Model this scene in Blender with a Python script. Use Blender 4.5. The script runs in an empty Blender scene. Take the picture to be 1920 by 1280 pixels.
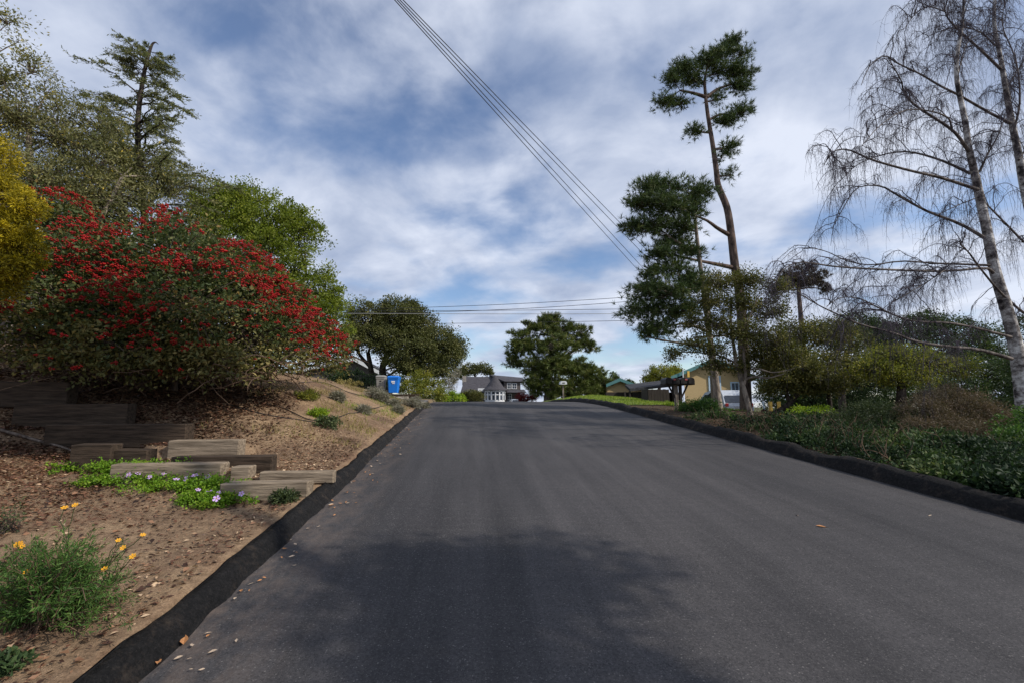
import bpy, bmesh, math, random
import numpy as np
from mathutils import Vector, Matrix

random.seed(7)
R = math.radians
scene = bpy.context.scene
COL = scene.collection

# ------------------------------------------------------------------ camera, sky, sun, exposure
PITCH, YAW, FPX = R(7.76), R(5.70), 853.0
EYE = np.array([0.0, 0.0, 1.6])
cam_data = bpy.data.cameras.new("camera")
cam_data.sensor_width = 36.0
cam_data.lens = FPX / 1920 * 36
cam_data.clip_start = 0.05
cam_data.clip_end = 4000
cam = bpy.data.objects.new("camera", cam_data)
COL.objects.link(cam)
cam.location = EYE
cam.rotation_euler = (R(90) + PITCH, 0, -YAW)
scene.camera = cam

SUN_AZ, SUN_EL = R(64), R(38)          # sun to the right, a little behind
TO_SUN = Vector((math.sin(SUN_AZ) * math.cos(SUN_EL), -math.cos(SUN_AZ) * math.cos(SUN_EL), math.sin(SUN_EL)))
sun_data = bpy.data.lights.new("sun", "SUN")
sun_data.energy = 3.9
sun_data.angle = R(0.6)
sun_data.color = (1.0, 0.93, 0.83)
sun = bpy.data.objects.new("sun", sun_data)
COL.objects.link(sun)
sun.rotation_euler = TO_SUN.to_track_quat('Z', 'Y').to_euler()
sun.location = (20, -20, 30)

world = bpy.data.worlds.new("World")
scene.world = world
world.use_nodes = True
wn, wl = world.node_tree.nodes, world.node_tree.links
wn.clear()
def wnode(t, **kw):
    n = wn.new(t)
    for k, v in kw.items(): setattr(n, k, v)
    return n
def wmath(op, a, b=None):
    n = wnode('ShaderNodeMath', operation=op)
    for i, v in enumerate((a, b)):
        if v is None: continue
        if isinstance(v, (int, float)): n.inputs[i].default_value = v
        else: wl.new(v, n.inputs[i])
    return n.outputs[0]
out = wnode('ShaderNodeOutputWorld')
bg = wnode('ShaderNodeBackground')
bg.inputs['Strength'].default_value = 0.11
wl.new(bg.outputs[0], out.inputs[0])
sky = wnode('ShaderNodeTexSky', sky_type='NISHITA')
sky.sun_disc = False
sky.sun_elevation = SUN_EL
sky.sun_rotation = R(180) - SUN_AZ
sky.air_density = 1.0
sky.dust_density = 0.25
sky.ozone_density = 2.2
tc = wnode('ShaderNodeTexCoord')
sep = wnode('ShaderNodeSeparateXYZ')
wl.new(tc.outputs['Generated'], sep.inputs[0])
zc = wmath('ADD', wmath('MAXIMUM', sep.outputs[2], 0.0), 0.27)
cxy = wnode('ShaderNodeCombineXYZ')
wl.new(wmath('DIVIDE', sep.outputs[0], zc), cxy.inputs[0])
wl.new(wmath('DIVIDE', sep.outputs[1], zc), cxy.inputs[1])
mp = wnode('ShaderNodeMapping')
SKY_OFF = (-15.84, -23.81, 0.0)
mp.inputs['Location'].default_value = SKY_OFF
mp.inputs['Rotation'].default_value = (0, 0, R(25))
wl.new(cxy.outputs[0], mp.inputs[0])
def wnoise(scale, detail, rough, dist, sx=1, sy=1):
    m = wnode('ShaderNodeMapping')
    m.inputs['Scale'].default_value = (sx, sy, 1)
    wl.new(mp.outputs[0], m.inputs[0])
    n = wnode('ShaderNodeTexNoise')
    n.inputs['Scale'].default_value = scale
    n.inputs['Detail'].default_value = detail
    n.inputs['Roughness'].default_value = rough
    n.inputs['Distortion'].default_value = dist
    wl.new(m.outputs[0], n.inputs['Vector'])
    return n.outputs['Fac']
big = wnoise(1.25, 3, 0.5, 0.2)
fine = wnoise(3.4, 9, 0.54, 0.2, 1.0, 1.1)
shade = wnoise(2.6, 7, 0.55, 0.3)
dens = wmath('ADD', wmath('MULTIPLY', big, 0.64), wmath('MULTIPLY', fine, 0.36))
ramp = wnode('ShaderNodeValToRGB')
ramp.color_ramp.interpolation = 'EASE'
ramp.color_ramp.elements[0].position = 0.37
ramp.color_ramp.elements[0].color = (0.06, 0.06, 0.06, 1)
ramp.color_ramp.elements[1].position = 0.54
ramp.color_ramp.elements[1].color = (0.96, 0.96, 0.96, 1)
wl.new(dens, ramp.inputs[0])
cr = wnode('ShaderNodeValToRGB')
cr.color_ramp.elements[0].position = 0.34
cr.color_ramp.elements[0].color = (3.5, 4.2, 5.8, 1)
cr.color_ramp.elements[1].position = 0.64
cr.color_ramp.elements[1].color = (7.3, 7.8, 9.0, 1)
wl.new(shade, cr.inputs[0])
mx = wnode('ShaderNodeMix', data_type='RGBA')
wl.new(ramp.outputs[0], mx.inputs[0])
hsv = wnode('ShaderNodeHueSaturation')
hsv.inputs['Hue'].default_value = 0.505
hsv.inputs['Saturation'].default_value = 1.08
hsv.inputs['Value'].default_value = 1.3
wl.new(sky.outputs[0], hsv.inputs['Color'])
wl.new(hsv.outputs[0], mx.inputs[6])
wl.new(cr.outputs[0], mx.inputs[7])
wl.new(mx.outputs[2], bg.inputs['Color'])

vs = scene.view_settings
scene.display_settings.display_device = 'sRGB'
vs.view_transform = 'Standard'
vs.look = 'None'
vs.gamma = 1.0
vs.use_curve_mapping = False
vs.exposure = 0.0
scene.cycles.max_bounces = 6
scene.cycles.transparent_max_bounces = 4

# ------------------------------------------------------------------ pixel -> place helpers (photo pixels, 1920 x 1280)
_cp, _sp, _cy, _sy = math.cos(PITCH), math.sin(PITCH), math.cos(YAW), math.sin(YAW)
FWD = np.array([_sy * _cp, _cy * _cp, _sp])
RGT = np.array([_cy, -_sy, 0.0])
UPV = np.cross(RGT, FWD)
def ray(px, py):
    return FWD + RGT * ((px - 960) / FPX) + UPV * ((640 - py) / FPX)
def P(px, py, y):
    d = ray(px, py)
    return EYE + d * (y / d[1])
def pxm(y):                     # metres per photo pixel at distance y
    return y / FPX

# ------------------------------------------------------------------ terrain
def road_z(y):
    y = np.asarray(y, float)
    s = 0.079
    a = np.where(y < 17, s * y, 0)
    t = np.clip(y - 17, 0, 9.5)
    a = np.where(y >= 17, s * 17 + s * t - s * t * t / (2 * 9.5), a)
    a = a - np.where(y > 26.5, 0.012 * (np.clip(y, 26.5, 60) - 26.5), 0)
    a = np.where(y < -25, s * -25, a)
    return a

XL, XR = -1.62, 5.95             # road edges
LD = np.array([0, 1, 2.5, 4.5, 7, 12, 30.0])
LY = np.array([-12, 0, 3, 5.5, 7.6, 8.8, 11, 14, 18, 21, 23.3, 24.3, 26, 34, 60.0])
LH = np.array([
 [0, .06, .2, .4, .7, 1.2, 2],
 [0, .06, .2, .4, .7, 1.2, 2],
 [0, .03, .13, .34, .6, 1.2, 2],
 [0, -.03, .0, .14, .4, 1.1, 2],
 [0, 0., .02, .08, .22, 1.0, 2],
 [0, .25, .5, .7, 1.1, 1.8, 3],
 [0, .4, .95, 1.4, 1.8, 2.4, 3.2],
 [0, .4, 1.0, 1.45, 1.8, 2.4, 3.2],
 [0, .3, .75, 1.15, 1.5, 2.2, 3],
 [0, .02, .12, .6, 1.1, 1.7, 2.5],
 [0, -.02, .0, .3, .9, 1.5, 2.2],
 [0, .05, .40, .62, 1.0, 1.5, 2.2],
 [0, .06, .35, .6, 1, 1.4, 2],
 [0, .05, .3, .5, .8, 1.2, 1.8],
 [0, .0, .1, .2, .3, .5, 1.0]])
RD = np.array([0, 1, 3, 6, 10, 15, 26, 60.0])
RY = np.array([-12, 5, 10, 16, 21, 25, 30, 40, 60.0])
RH = np.array([
 [0, .0, -.05, -.15, -.4, -.9, -3, -8],
 [0, .0, -.05, -.15, -.4, -.9, -3, -8],
 [0, .0, -.02, -.1, -.35, -.9, -3, -8],
 [0, .02, -.05, -.2, -.6, -1.1, -3, -8],
 [0, .06, -.05, -.5, -.9, -1.2, -3, -8],
 [0, .2, .05, -.5, -1.1, -1.3, -3, -8],
 [0, .25, .1, -.4, -1.1, -1.3, -3, -8],
 [0, .2, .1, -.2, -.9, -1.3, -3, -8],
 [0, .0, .0, -.3, -.9, -1.3, -3, -8]])
def table(D, Y, H, step=0.25):
    dd = np.arange(0, D[-1] + step, step); yy = np.arange(Y[0], Y[-1] + step, step)
    rows = np.array([np.interp(dd, D, h) for h in H])
    T = np.array([np.interp(yy, Y, rows[:, j]) for j in range(len(dd))]).T
    for _ in range(4):
        T[1:-1] = (T[:-2] + 2 * T[1:-1] + T[2:]) / 4
        T[:, 1:-1] = (T[:, :-2] + 2 * T[:, 1:-1] + T[:, 2:]) / 4
    return dd, yy, T, step
TL, TR = table(LD, LY, LH), table(RD, RY, RH)
def look(tab, d, y):
    dd, yy, T, st = tab
    a = np.clip(d / st, 0, len(dd) - 1.001); b = np.clip((y - yy[0]) / st, 0, len(yy) - 1.001)
    i = a.astype(int); j = b.astype(int); u = a - i; v = b - j
    return (T[j, i] * (1 - u) + T[j, i + 1] * u) * (1 - v) + (T[j + 1, i] * (1 - u) + T[j + 1, i + 1] * u) * v
_ng = np.random.default_rng(3).random((256, 256))
def vnoise(x, y):
    x = np.asarray(x, float); y = np.asarray(y, float)
    i = np.floor(x).astype(int); j = np.floor(y).astype(int); u = x - i; v = y - j
    u = u * u * (3 - 2 * u); v = v * v * (3 - 2 * v)
    g = lambda a, b: _ng[b & 255, a & 255]
    return (g(i, j) * (1 - u) + g(i + 1, j) * u) * (1 - v) + (g(i, j + 1) * (1 - u) + g(i + 1, j + 1) * u) * v - 0.5
TREADS = [(-3.1, -1.85, 5.62, 6.45, .605), (-2.9, -1.75, 6.12, 6.95, .655), (-5.0, -2.85, 6.28, 6.95, .745), (-4.4, -2.7, 6.68, 7.5, .80), (-4.8, -3.4, 7.2, 8.2, .985), (-7.3, -4.6, 7.82, 8.6, 1.2)]
def ground(x, y):
    x = np.asarray(x, float); y = np.asarray(y, float)
    z = road_z(y)
    dl = np.clip(-1.72 - x, 0, 29.9); dr = np.clip(x - 6.15, 0, 59.9)
    yc = np.clip(y, -11.9, 59.9)
    L = look(TL, dl, yc) + 0.115; Rr = look(TR, dr, yc) + 0.13
    rough = 0.06 * vnoise(x * 1.1, y * 1.1) + 0.03 * vnoise(x * 3.3 + 9, y * 3.3)
    z2 = np.where(x < -1.72, z + L + rough * np.clip(dl * 2, 0, 1), np.where(x > 6.15, z + Rr + rough * np.clip(dr * 2, 0, 1), z - 0.05))
    for x0, x1, y0, y1, zt in TREADS:          # earth packed level behind each step timber
        m = np.clip((x - x0) / .12, 0, 1) * np.clip((x1 - x) / .12, 0, 1) * np.clip((y - y0) / .08, 0, 1) * np.clip((y1 - y) / .25, 0, 1)
        z2 = z2 * (1 - m) + np.maximum(z2, zt + .4 * rough) * m
    far = np.clip((np.hypot(x, y - 20) - 60) / 200, 0, 1)
    return z2 * (1 - far) + (-9) * far
def gz(x, y): return float(ground(np.array(x), np.array(y)))
def G(px, py, tmax=80.0):       # where the view ray meets the ground
    d = ray(px, py)
    t = np.arange(1.0, tmax, 0.02)
    pts = EYE[None] + d[None] * t[:, None]
    h = ground(pts[:, 0], pts[:, 1]); h = np.where((pts[:, 0] > XL) & (pts[:, 0] < XR), road_z(pts[:, 1]), h)
    hit = pts[:, 2] < h
    k = np.argmax(hit) if hit.any() else np.argmin(np.where(t > 6, pts[:, 2] - h, 99))
    return np.array([pts[k, 0], pts[k, 1], h[k]])

# ------------------------------------------------------------------ materials
def nt(name):
    m = bpy.data.materials.new(name)
    m.use_nodes = True
    t = m.node_tree
    b = t.nodes['Principled BSDF']
    return m, t, b
def N(t, typ, **kw):
    n = t.nodes.new(typ)
    for k, v in kw.items(): setattr(n, k, v)
    return n
def c4(c): return (c[0], c[1], c[2], 1)
def noise(t, scale, detail=5, rough=0.6, vec=None, sc=None, coord='Object'):
    n = N(t, 'ShaderNodeTexNoise')
    n.inputs['Scale'].default_value = scale; n.inputs['Detail'].default_value = detail; n.inputs['Roughness'].default_value = rough
    if vec is None:
        c = N(t, 'ShaderNodeTexCoord'); vec = c.outputs[coord]
    if sc is not None:
        m = N(t, 'ShaderNodeMapping'); m.inputs['Scale'].default_value = sc
        t.links.new(vec, m.inputs[0]); vec = m.outputs[0]
    t.links.new(vec, n.inputs['Vector'])
    return n.outputs['Fac']
def rampn(t, fac, stops):
    r = N(t, 'ShaderNodeValToRGB')
    e = r.color_ramp.elements
    while len(e) < len(stops): e.new(0.5)
    for el, (p, c) in zip(e, stops):
        el.position = p; el.color = c4(c)
    t.links.new(fac, r.inputs[0])
    return r.outputs[0]
def mixc(t, fac, a, b, blend='MIX'):
    n = N(t, 'ShaderNodeMix', data_type='RGBA', blend_type=blend)
    for i, v in ((0, fac), (6, a), (7, b)):
        if isinstance(v, (int, float)): n.inputs[i].default_value = v
        elif isinstance(v, tuple): n.inputs[i].default_value = c4(v)
        else: t.links.new(v, n.inputs[i])
    return n.outputs[2]
def bump(t, b, h, strength=0.4, dist=0.02):
    n = N(t, 'ShaderNodeBump'); n.inputs['Strength'].default_value = strength; n.inputs['Distance'].default_value = dist
    t.links.new(h, n.inputs['Height']); t.links.new(n.outputs[0], b.inputs['Normal'])
def plain(name, c, rough=0.6, var=0.25, scale=6, metal=0.0, bmp=0.15, sc=None, spec=0.4):
    m, t, b = nt(name)
    f = noise(t, scale, 6, 0.6, sc=sc)
    lo = tuple(v * (1 - var) for v in c); hi = tuple(min(1, v * (1 + var)) for v in c)
    t.links.new(rampn(t, f, [(0.3, lo), (0.7, hi)]), b.inputs['Base Color'])
    b.inputs['Roughness'].default_value = rough; b.inputs['Metallic'].default_value = metal
    b.inputs['Specular IOR Level'].default_value = spec
    if bmp: bump(t, b, f, bmp, 0.01)
    return m
def foliage(name, stops, trans=0.3, rough=0.55, patch=0.25, spec=0.25, gain=1.45):
    m, t, b = nt(name)
    a = N(t, 'ShaderNodeAttribute', attribute_name='tint')
    stops = [(p, tuple(min(.8, v * gain) for v in q)) for p, q in stops]
    c = rampn(t, a.outputs['Fac'], stops)
    f = noise(t, 1.3, 3)
    c = mixc(t, patch, c, mixc(t, 1.0, c, rampn(t, f, [(0.3, (.55, .6, .5)), (0.7, (1.35, 1.3, 1.2))]), 'MULTIPLY'))
    t.links.new(c, b.inputs['Base Color'])
    b.inputs['Roughness'].default_value = rough; b.inputs['Specular IOR Level'].default_value = spec
    tr = N(t, 'ShaderNodeBsdfTranslucent')
    t.links.new(mixc(t, 1.0, c, (1.15, 1.25, .7), 'MULTIPLY'), tr.inputs[0])
    ms = N(t, 'ShaderNodeMixShader'); ms.inputs[0].default_value = trans
    t.links.new(b.outputs[0], ms.inputs[1]); t.links.new(tr.outputs[0], ms.inputs[2])
    t.links.new(ms.outputs[0], t.nodes['Material Output'].inputs[0])
    return m
def bark(name, dark, light, scale=9, stretch=(1, 1, .25), rough=0.9, pos=(.38, .62)):
    m, t, b = nt(name)
    f = noise(t, scale, 7, 0.65, sc=stretch)
    t.links.new(rampn(t, f, [(pos[0], dark), (pos[1], light)]), b.inputs['Base Color'])
    b.inputs['Roughness'].default_value = rough; b.inputs['Specular IOR Level'].default_value = 0.15
    bump(t, b, f, 0.7, 0.03)
    return m

M = {}
def mat_asphalt():
    m, t, b = nt('asphalt')
    c = N(t, 'ShaderNodeTexCoord').outputs['Object']
    streak = noise(t, 2.2, 6, 0.62, c, (1.5, .05, 1))
    lane = noise(t, .9, 3, 0.5, c, (1.0, .03, 1))
    blot = noise(t, .55, 5, 0.6, c)
    grit = noise(t, 48, 5, 0.85, c)
    grit2 = noise(t, 120, 2, 0.6, c)
    col = rampn(t, streak, [(0.3, (.0325, .031, .0325)), (0.72, (.0605, .0575, .059))])
    col = mixc(t, .8, col, mixc(t, 1.0, col, rampn(t, lane, [(0.35, (.76, .76, .77)), (0.65, (1.24, 1.22, 1.2))]), 'MULTIPLY'))
    col = mixc(t, .7, col, mixc(t, 1.0, col, rampn(t, blot, [(0.3, (.78, .78, .8)), (0.7, (1.2, 1.18, 1.16))]), 'MULTIPLY'))
    col = mixc(t, .85, col, mixc(t, 1.0, col, rampn(t, grit, [(0.32, (.45, .45, .46)), (0.5, (1., 1., 1.)), (0.68, (1.7, 1.68, 1.62))]), 'MULTIPLY'))
    col = mixc(t, rampn(t, grit2, [(0.62, (0, 0, 0)), (0.72, (.6, .6, .6))]), col, (.2, .19, .18))
    vo = N(t, 'ShaderNodeTexVoronoi'); vo.inputs['Scale'].default_value = 75
    t.links.new(c, vo.inputs['Vector'])
    sc_ = N(t, 'ShaderNodeSeparateColor'); t.links.new(vo.outputs['Color'], sc_.inputs[0])
    fl1 = rampn(t, sc_.outputs[0], [(0.86, (0, 0, 0)), (0.9, (1, 1, 1))])
    fl2 = rampn(t, vo.outputs['Distance'], [(0.30, (.8, .8, .8)), (0.42, (0, 0, 0))])
    col = mixc(t, mixc(t, 1.0, fl1, fl2, 'MULTIPLY'), col, rampn(t, sc_.outputs[1], [(0.2, (.09, .085, .085)), (0.9, (.17, .16, .15))]))
    dk1 = rampn(t, sc_.outputs[2], [(0.62, (0, 0, 0)), (0.66, (.75, .75, .75))])
    col = mixc(t, mixc(t, 1.0, dk1, fl2, 'MULTIPLY'), col, (.014, .014, .015))
    # thin pale cracks
    w = N(t, 'ShaderNodeTexVoronoi', feature='DISTANCE_TO_EDGE'); w.inputs['Scale'].default_value = .32
    mm = N(t, 'ShaderNodeMapping'); mm.inputs['Scale'].default_value = (1, .45, 1)
    wob = N(t, 'ShaderNodeTexNoise'); wob.inputs['Scale'].default_value = 1.8; wob.inputs['Detail'].default_value = 6
    t.links.new(c, wob.inputs['Vector'])
    va = N(t, 'ShaderNodeVectorMath', operation='MULTIPLY_ADD'); va.inputs[1].default_value = (1.2, 1.2, 0)
    t.links.new(wob.outputs['Color'], va.inputs[0]); t.links.new(c, va.inputs[2])
    t.links.new(va.outputs[0], mm.inputs[0]); t.links.new(mm.outputs[0], w.inputs['Vector'])
    # sandy dust along both edges
    s = N(t, 'ShaderNodeSeparateXYZ'); t.links.new(c, s.inputs[0])
    ma = N(t, 'ShaderNodeMapRange'); ma.inputs[1].default_value = XL + .75; ma.inputs[2].default_value = XL
    t.links.new(s.outputs[0], ma.inputs[0])
    dn = noise(t, 5, 7, 0.75, c, (1, .5, 1))
    mu = N(t, 'ShaderNodeMath', operation='MULTIPLY'); t.links.new(ma.outputs[0], mu.inputs[0])
    t.links.new(rampn(t, dn, [(0.42, (0, 0, 0)), (0.7, (.6, .6, .6))]), mu.inputs[1])
    col = mixc(t, mu.outputs[0], col, (.20, .145, .11))
    t.links.new(col, b.inputs['Base Color'])
    b.inputs['Roughness'].default_value = 0.82; b.inputs['Specular IOR Level'].default_value = 0.3
    bump(t, b, grit, 0.55, 0.006)
    return m
M['asphalt'] = mat_asphalt()
def mat_kerb(name, edge):
    m, t, b = nt(name)
    c = N(t, 'ShaderNodeTexCoord').outputs['Object']
    f = noise(t, 30, 8, 0.8, c); g = noise(t, 90, 4, 0.8, c); d = noise(t, 4.5, 9, 0.8, c)
    col = rampn(t, f, [(0.3, (.005, .005, .0055)), (0.5, (.018, .0175, .018)), (0.7, (.042, .039, .038))])
    col = mixc(t, rampn(t, d, [(0.52, (0, 0, 0)), (0.72, (edge, edge, edge))]), col, (.14, .105, .08))
    col = mixc(t, rampn(t, g, [(0.58, (0, 0, 0)), (0.7, (.6, .6, .6))]), col, (.1, .092, .085))
    t.links.new(col, b.inputs['Base Color'])
    b.inputs['Roughness'].default_value = 0.9; b.inputs['Specular IOR Level'].default_value = 0.15
    bump(t, b, f, 1.0, 0.05)
    return m
M['kerb'] = mat_kerb('kerb_asphalt', .6)
M['kerb_r'] = mat_kerb('kerb_asphalt_dusty', .6)
def mat_ground():
    m, t, b = nt('soil')
    c = N(t, 'ShaderNodeTexCoord').outputs['Object']
    s = N(t, 'ShaderNodeSeparateXYZ'); t.links.new(c, s.inputs[0])
    f = noise(t, 1.1, 6, 0.65, c); g = noise(t, 16, 6, 0.7, c); h = noise(t, 70, 4, 0.7, c)
    col = rampn(t, f, [(0.28, (.12, .082, .056)), (0.45, (.25, .172, .112)), (0.7, (.42, .3, .185))])
    col = mixc(t, .8, col, mixc(t, 1.0, col, rampn(t, g, [(0.3, (.5, .47, .45)), (0.7, (1.35, 1.33, 1.3))]), 'MULTIPLY'))
    col = mixc(t, .7, col, mixc(t, 1.0, col, rampn(t, h, [(0.3, (.5, .5, .5)), (0.72, (1.45, 1.42, 1.4))]), 'MULTIPLY'))
    # reddish leaf-litter soil
    lit = noise(t, .8, 5, 0.7, c, (1, 1, 1))
    col = mixc(t, rampn(t, lit, [(0.54, (0, 0, 0)), (0.70, (.6, .6, .6))]), col, mixc(t, 1.0, rampn(t, h, [(0.3, (.06, .03, .02)), (0.7, (.24, .12, .075))]), (1, 1, 1), 'MULTIPLY'))
    # dark mulch right of the road
    mr = N(t, 'ShaderNodeMapRange'); mr.inputs[1].default_value = 5; mr.inputs[2].default_value = 6.3
    t.links.new(s.outputs[0], mr.inputs[0])
    mul = rampn(t, g, [(0.3, (.035, .026, .018)), (0.7, (.13, .095, .062))])
    col = mixc(t, mr.outputs[0], col, mul)
    # meadow far away
    mf = N(t, 'ShaderNodeMapRange'); mf.inputs[1].default_value = 20; mf.inputs[2].default_value = 30
    t.links.new(s.outputs[1], mf.inputs[0])
    col = mixc(t, mf.outputs[0], col, rampn(t, g, [(0.3, (.05, .06, .025)), (0.7, (.13, .13, .06))]))
    t.links.new(col, b.inputs['Base Color'])
    b.inputs['Roughness'].default_value = 0.95; b.inputs['Specular IOR Level'].default_value = 0.1
    ad = N(t, 'ShaderNodeMath', operation='ADD'); t.links.new(g, ad.inputs[0]); t.links.new(h, ad.inputs[1])
    bump(t, b, ad.outputs[0], 0.8, 0.03)
    return m
M['soil'] = mat_ground()
M['concrete'] = plain('concrete', (.36, .31, .26), .85, .2, 3)
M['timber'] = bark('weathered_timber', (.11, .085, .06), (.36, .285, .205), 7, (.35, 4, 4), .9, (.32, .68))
M['timber_dark_shaded'] = bark('dark_and_shaded_timber', (.02, .015, .011), (.085, .06, .042), 7, (.35, 4, 4), .9, (.32, .68))  # dark wood on the low wall; on the steps its tone paints in shade
M['timber_end'] = bark('timber_end_grain', (.12, .075, .045), (.36, .24, .15), 16, (1, 4, .6), .9, (.34, .66))
M['stone'] = plain('boulder_stone', (.06, .05, .04), .9, .5, 5, bmp=.6)
M['hose'] = plain('black_hose', (.02, .018, .016), .6, .3)
M['wire'] = plain('wire_rubber', (.025, .026, .03), .6, .1, bmp=0)
M['wire_sunlit'] = plain('painted_sunlit_wire', (.3, .3, .29), .5, .1, bmp=0)  # paler copy of the wire, with sunlight painted into its colour
M['blue'] = plain('blue_plastic', (.008, .19, .72), .45, .12, 3, bmp=0)
M['bin_grey'] = plain('grey_plastic', (.27, .26, .24), .55, .15, 3, bmp=0)
M['black_pl'] = plain('black_plastic', (.02, .02, .02), .6, .2, bmp=0)
M['white'] = plain('white_paint', (.72, .73, .74), .5, .06, 4, bmp=0)
M['trim_blue'] = plain('pale_blue_trim', (.42, .55, .66), .5, .1, 4, bmp=0)
M['teal'] = plain('teal_fascia', (.075, .2, .2), .55, .15, 3, bmp=0)
M['tan'] = plain('tan_stucco', (.44, .325, .165), .9, .1, 12, bmp=.3)
M['yellow'] = plain('yellow_paint', (.62, .4, .08), .6, .1, bmp=0)
M['brown_wood'] = plain('dark_brown_wood', (.03, .022, .018), .8, .4, 8, sc=(3, 3, .4))
M['roof_grey'] = bark('grey_shingles', (.036, .035, .04), (.10, .095, .105), 3.2, (1, 1, 6), .9, (.3, .7))
M['roof_dark'] = bark('dark_felt_roof', (.025, .026, .03), (.06, .06, .066), 4, (1, 1, 1), .9)
M['house_grey'] = plain('grey_shingle_wall', (.10, .085, .08), .85, .3, 5, sc=(1, 1, 5))
M['door'] = plain('brown_door', (.16, .075, .035), .6, .2)
def mat_glass(name, c, r=0.08):
    m, t, b = nt(name)
    t.links.new(rampn(t, noise(t, 1.2, 2), [(0.3, tuple(v * .7 for v in c)), (0.7, c)]), b.inputs['Base Color'])
    b.inputs['Roughness'].default_value = r; b.inputs['Specular IOR Level'].default_value = 0.9
    return m
M['glass'] = mat_glass('window_glass', (.06, .08, .11))
M['glass_dark'] = mat_glass('dark_window_glass', (.02, .025, .035))
M['car_white'] = plain('white_car_paint', (.42, .45, .5), .25, .04, 3, bmp=0, spec=.6)
M['red_lamp'] = plain('red_lamp', (.4, .02, .02), .3, .1, bmp=0)
M['rubber'] = plain('tyre_rubber', (.018, .018, .018), .8, .2)
M['metal'] = plain('galvanised_metal', (.35, .35, .36), .45, .15, metal=.7)
M['mailbox'] = plain('black_mailbox_metal', (.018, .016, .016), .5, .25, bmp=0)
M['pink'] = plain('faded_red_flag', (.45, .1, .1), .6, .1, bmp=0)
M['pole'] = bark('utility_pole_wood', (.08, .06, .045), (.2, .16, .12), 6, (2, 2, .15))

M['bark_pine'] = bark('pine_bark', (.035, .027, .024), (.16, .115, .095), 5, (1.6, 1.6, .5))
M['bark_grey'] = bark('pale_grey_bark', (.12, .10, .085), (.36, .30, .245), 6, (1.5, 1.5, .6))
M['bark_dark'] = bark('dark_oak_bark', (.018, .014, .012), (.075, .06, .05), 6, (1.5, 1.5, .5))
M['twig'] = bark('grey_twig', (.06, .045, .037), (.2, .16, .13), 10)
M['twig_dry'] = bark('dry_twig', (.06, .04, .028), (.20, .13, .085), 10)
def mat_birch():
    m, t, b = nt('birch_bark')
    c = N(t, 'ShaderNodeTexCoord').outputs['Object']
    f = noise(t, 3.2, 7, 0.7, c, (1, 1, 1.2)); g = noise(t, 7, 5, .7, c, (1, 1, 5))
    col = rampn(t, f, [(0.40, (.025, .02, .02)), (0.48, (.22, .195, .18)), (0.6, (.66, .64, .61))])
    col = mixc(t, rampn(t, g, [(0.6, (0, 0, 0)), (0.68, (.85, .85, .85))]), col, (.035, .028, .026))
    t.links.new(col, b.inputs['Base Color'])
    b.inputs['Roughness'].default_value = 0.75; b.inputs['Specular IOR Level'].default_value = 0.2
    bump(t, b, g, 0.4, 0.02)
    return m
M['birch'] = mat_birch()
M['birch_limb'] = bark('birch_limb_bark', (.035, .028, .026), (.2, .17, .15), 5, (1, 1, 1), .8)
M['birch_twig'] = plain('birch_twig', (.075, .064, .078), .8, .3, 3, bmp=0, spec=.1)

F = foliage
M['f_berry'] = F('cotoneaster_leaf', [(0, (.028, .042, .016)), (.45, (.06, .082, .03)), (.75, (.12, .115, .042)), (1, (.28, .17, .06))])
M['f_berry_low'] = F('cotoneaster_leaf_olive', [(0, (.05, .055, .02)), (.5, (.12, .115, .04)), (1, (.3, .24, .10))])
M['berry'] = plain('red_berry', (.30, .011, .009), .5, .5, 3, bmp=0, spec=.25)
M['f_yellow'] = F('golden_cypress_leaf', [(0, (.08, .08, .008)), (.45, (.33, .26, .012)), (1, (.66, .5, .02))], .25, gain=.95)
M['f_juniper'] = F('feathery_conifer_leaf', [(0, (.06, .076, .04)), (.6, (.15, .155, .075)), (1, (.28, .24, .12))], .4)
M['f_olive'] = F('olive_shrub_leaf', [(0, (.065, .072, .035)), (.6, (.16, .155, .065)), (.93, (.25, .225, .095)), (1, (.5, .36, .05))], .3)
M['f_bright'] = F('bright_oak_leaf', [(0, (.052, .076, .010)), (.5, (.12, .15, .017)), (1, (.21, .22, .035))], .38)
M['f_oak'] = F('live_oak_leaf', [(0, (.04, .048, .016)), (.6, (.09, .095, .032)), (1, (.15, .14, .055))], .25)
M['f_oak2'] = F('oak_leaf_brownish', [(0, (.038, .043, .014)), (.55, (.09, .093, .027)), (1, (.18, .145, .045))], .3)
M['f_pine'] = F('pine_needle', [(0, (.024, .042, .017)), (.6, (.055, .082, .027)), (1, (.11, .125, .04))], .15, .55)
M['f_pine2'] = F('centre_pine_needle', [(0, (.04, .058, .016)), (.6, (.085, .105, .025)), (1, (.16, .155, .045))], .15, .5)
M['f_brownpine'] = F('brown_pine_needle', [(0, (.03, .026, .02)), (.6, (.065, .05, .035)), (1, (.10, .08, .05))], .12)
M['f_dark'] = F('dark_evergreen_leaf', [(0, (.018, .032, .012)), (.6, (.042, .068, .022)), (1, (.08, .10, .032))], .2)
M['f_yg'] = F('yellow_green_leaf', [(0, (.055, .07, .014)), (.5, (.135, .145, .026)), (1, (.28, .24, .035))], .38)
M['f_lime'] = F('lime_shrub_leaf', [(0, (.09, .14, .012)), (.5, (.16, .24, .018)), (1, (.3, .34, .03))], .35)
M['f_heather'] = F('brown_heath_leaf', [(0, (.05, .045, .024)), (.5, (.105, .078, .05)), (1, (.16, .105, .085))], .2)
M['f_bush'] = F('dark_round_bush_leaf', [(0, (.02, .03, .014)), (.6, (.05, .068, .026)), (1, (.085, .10, .04))], .2)
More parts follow.
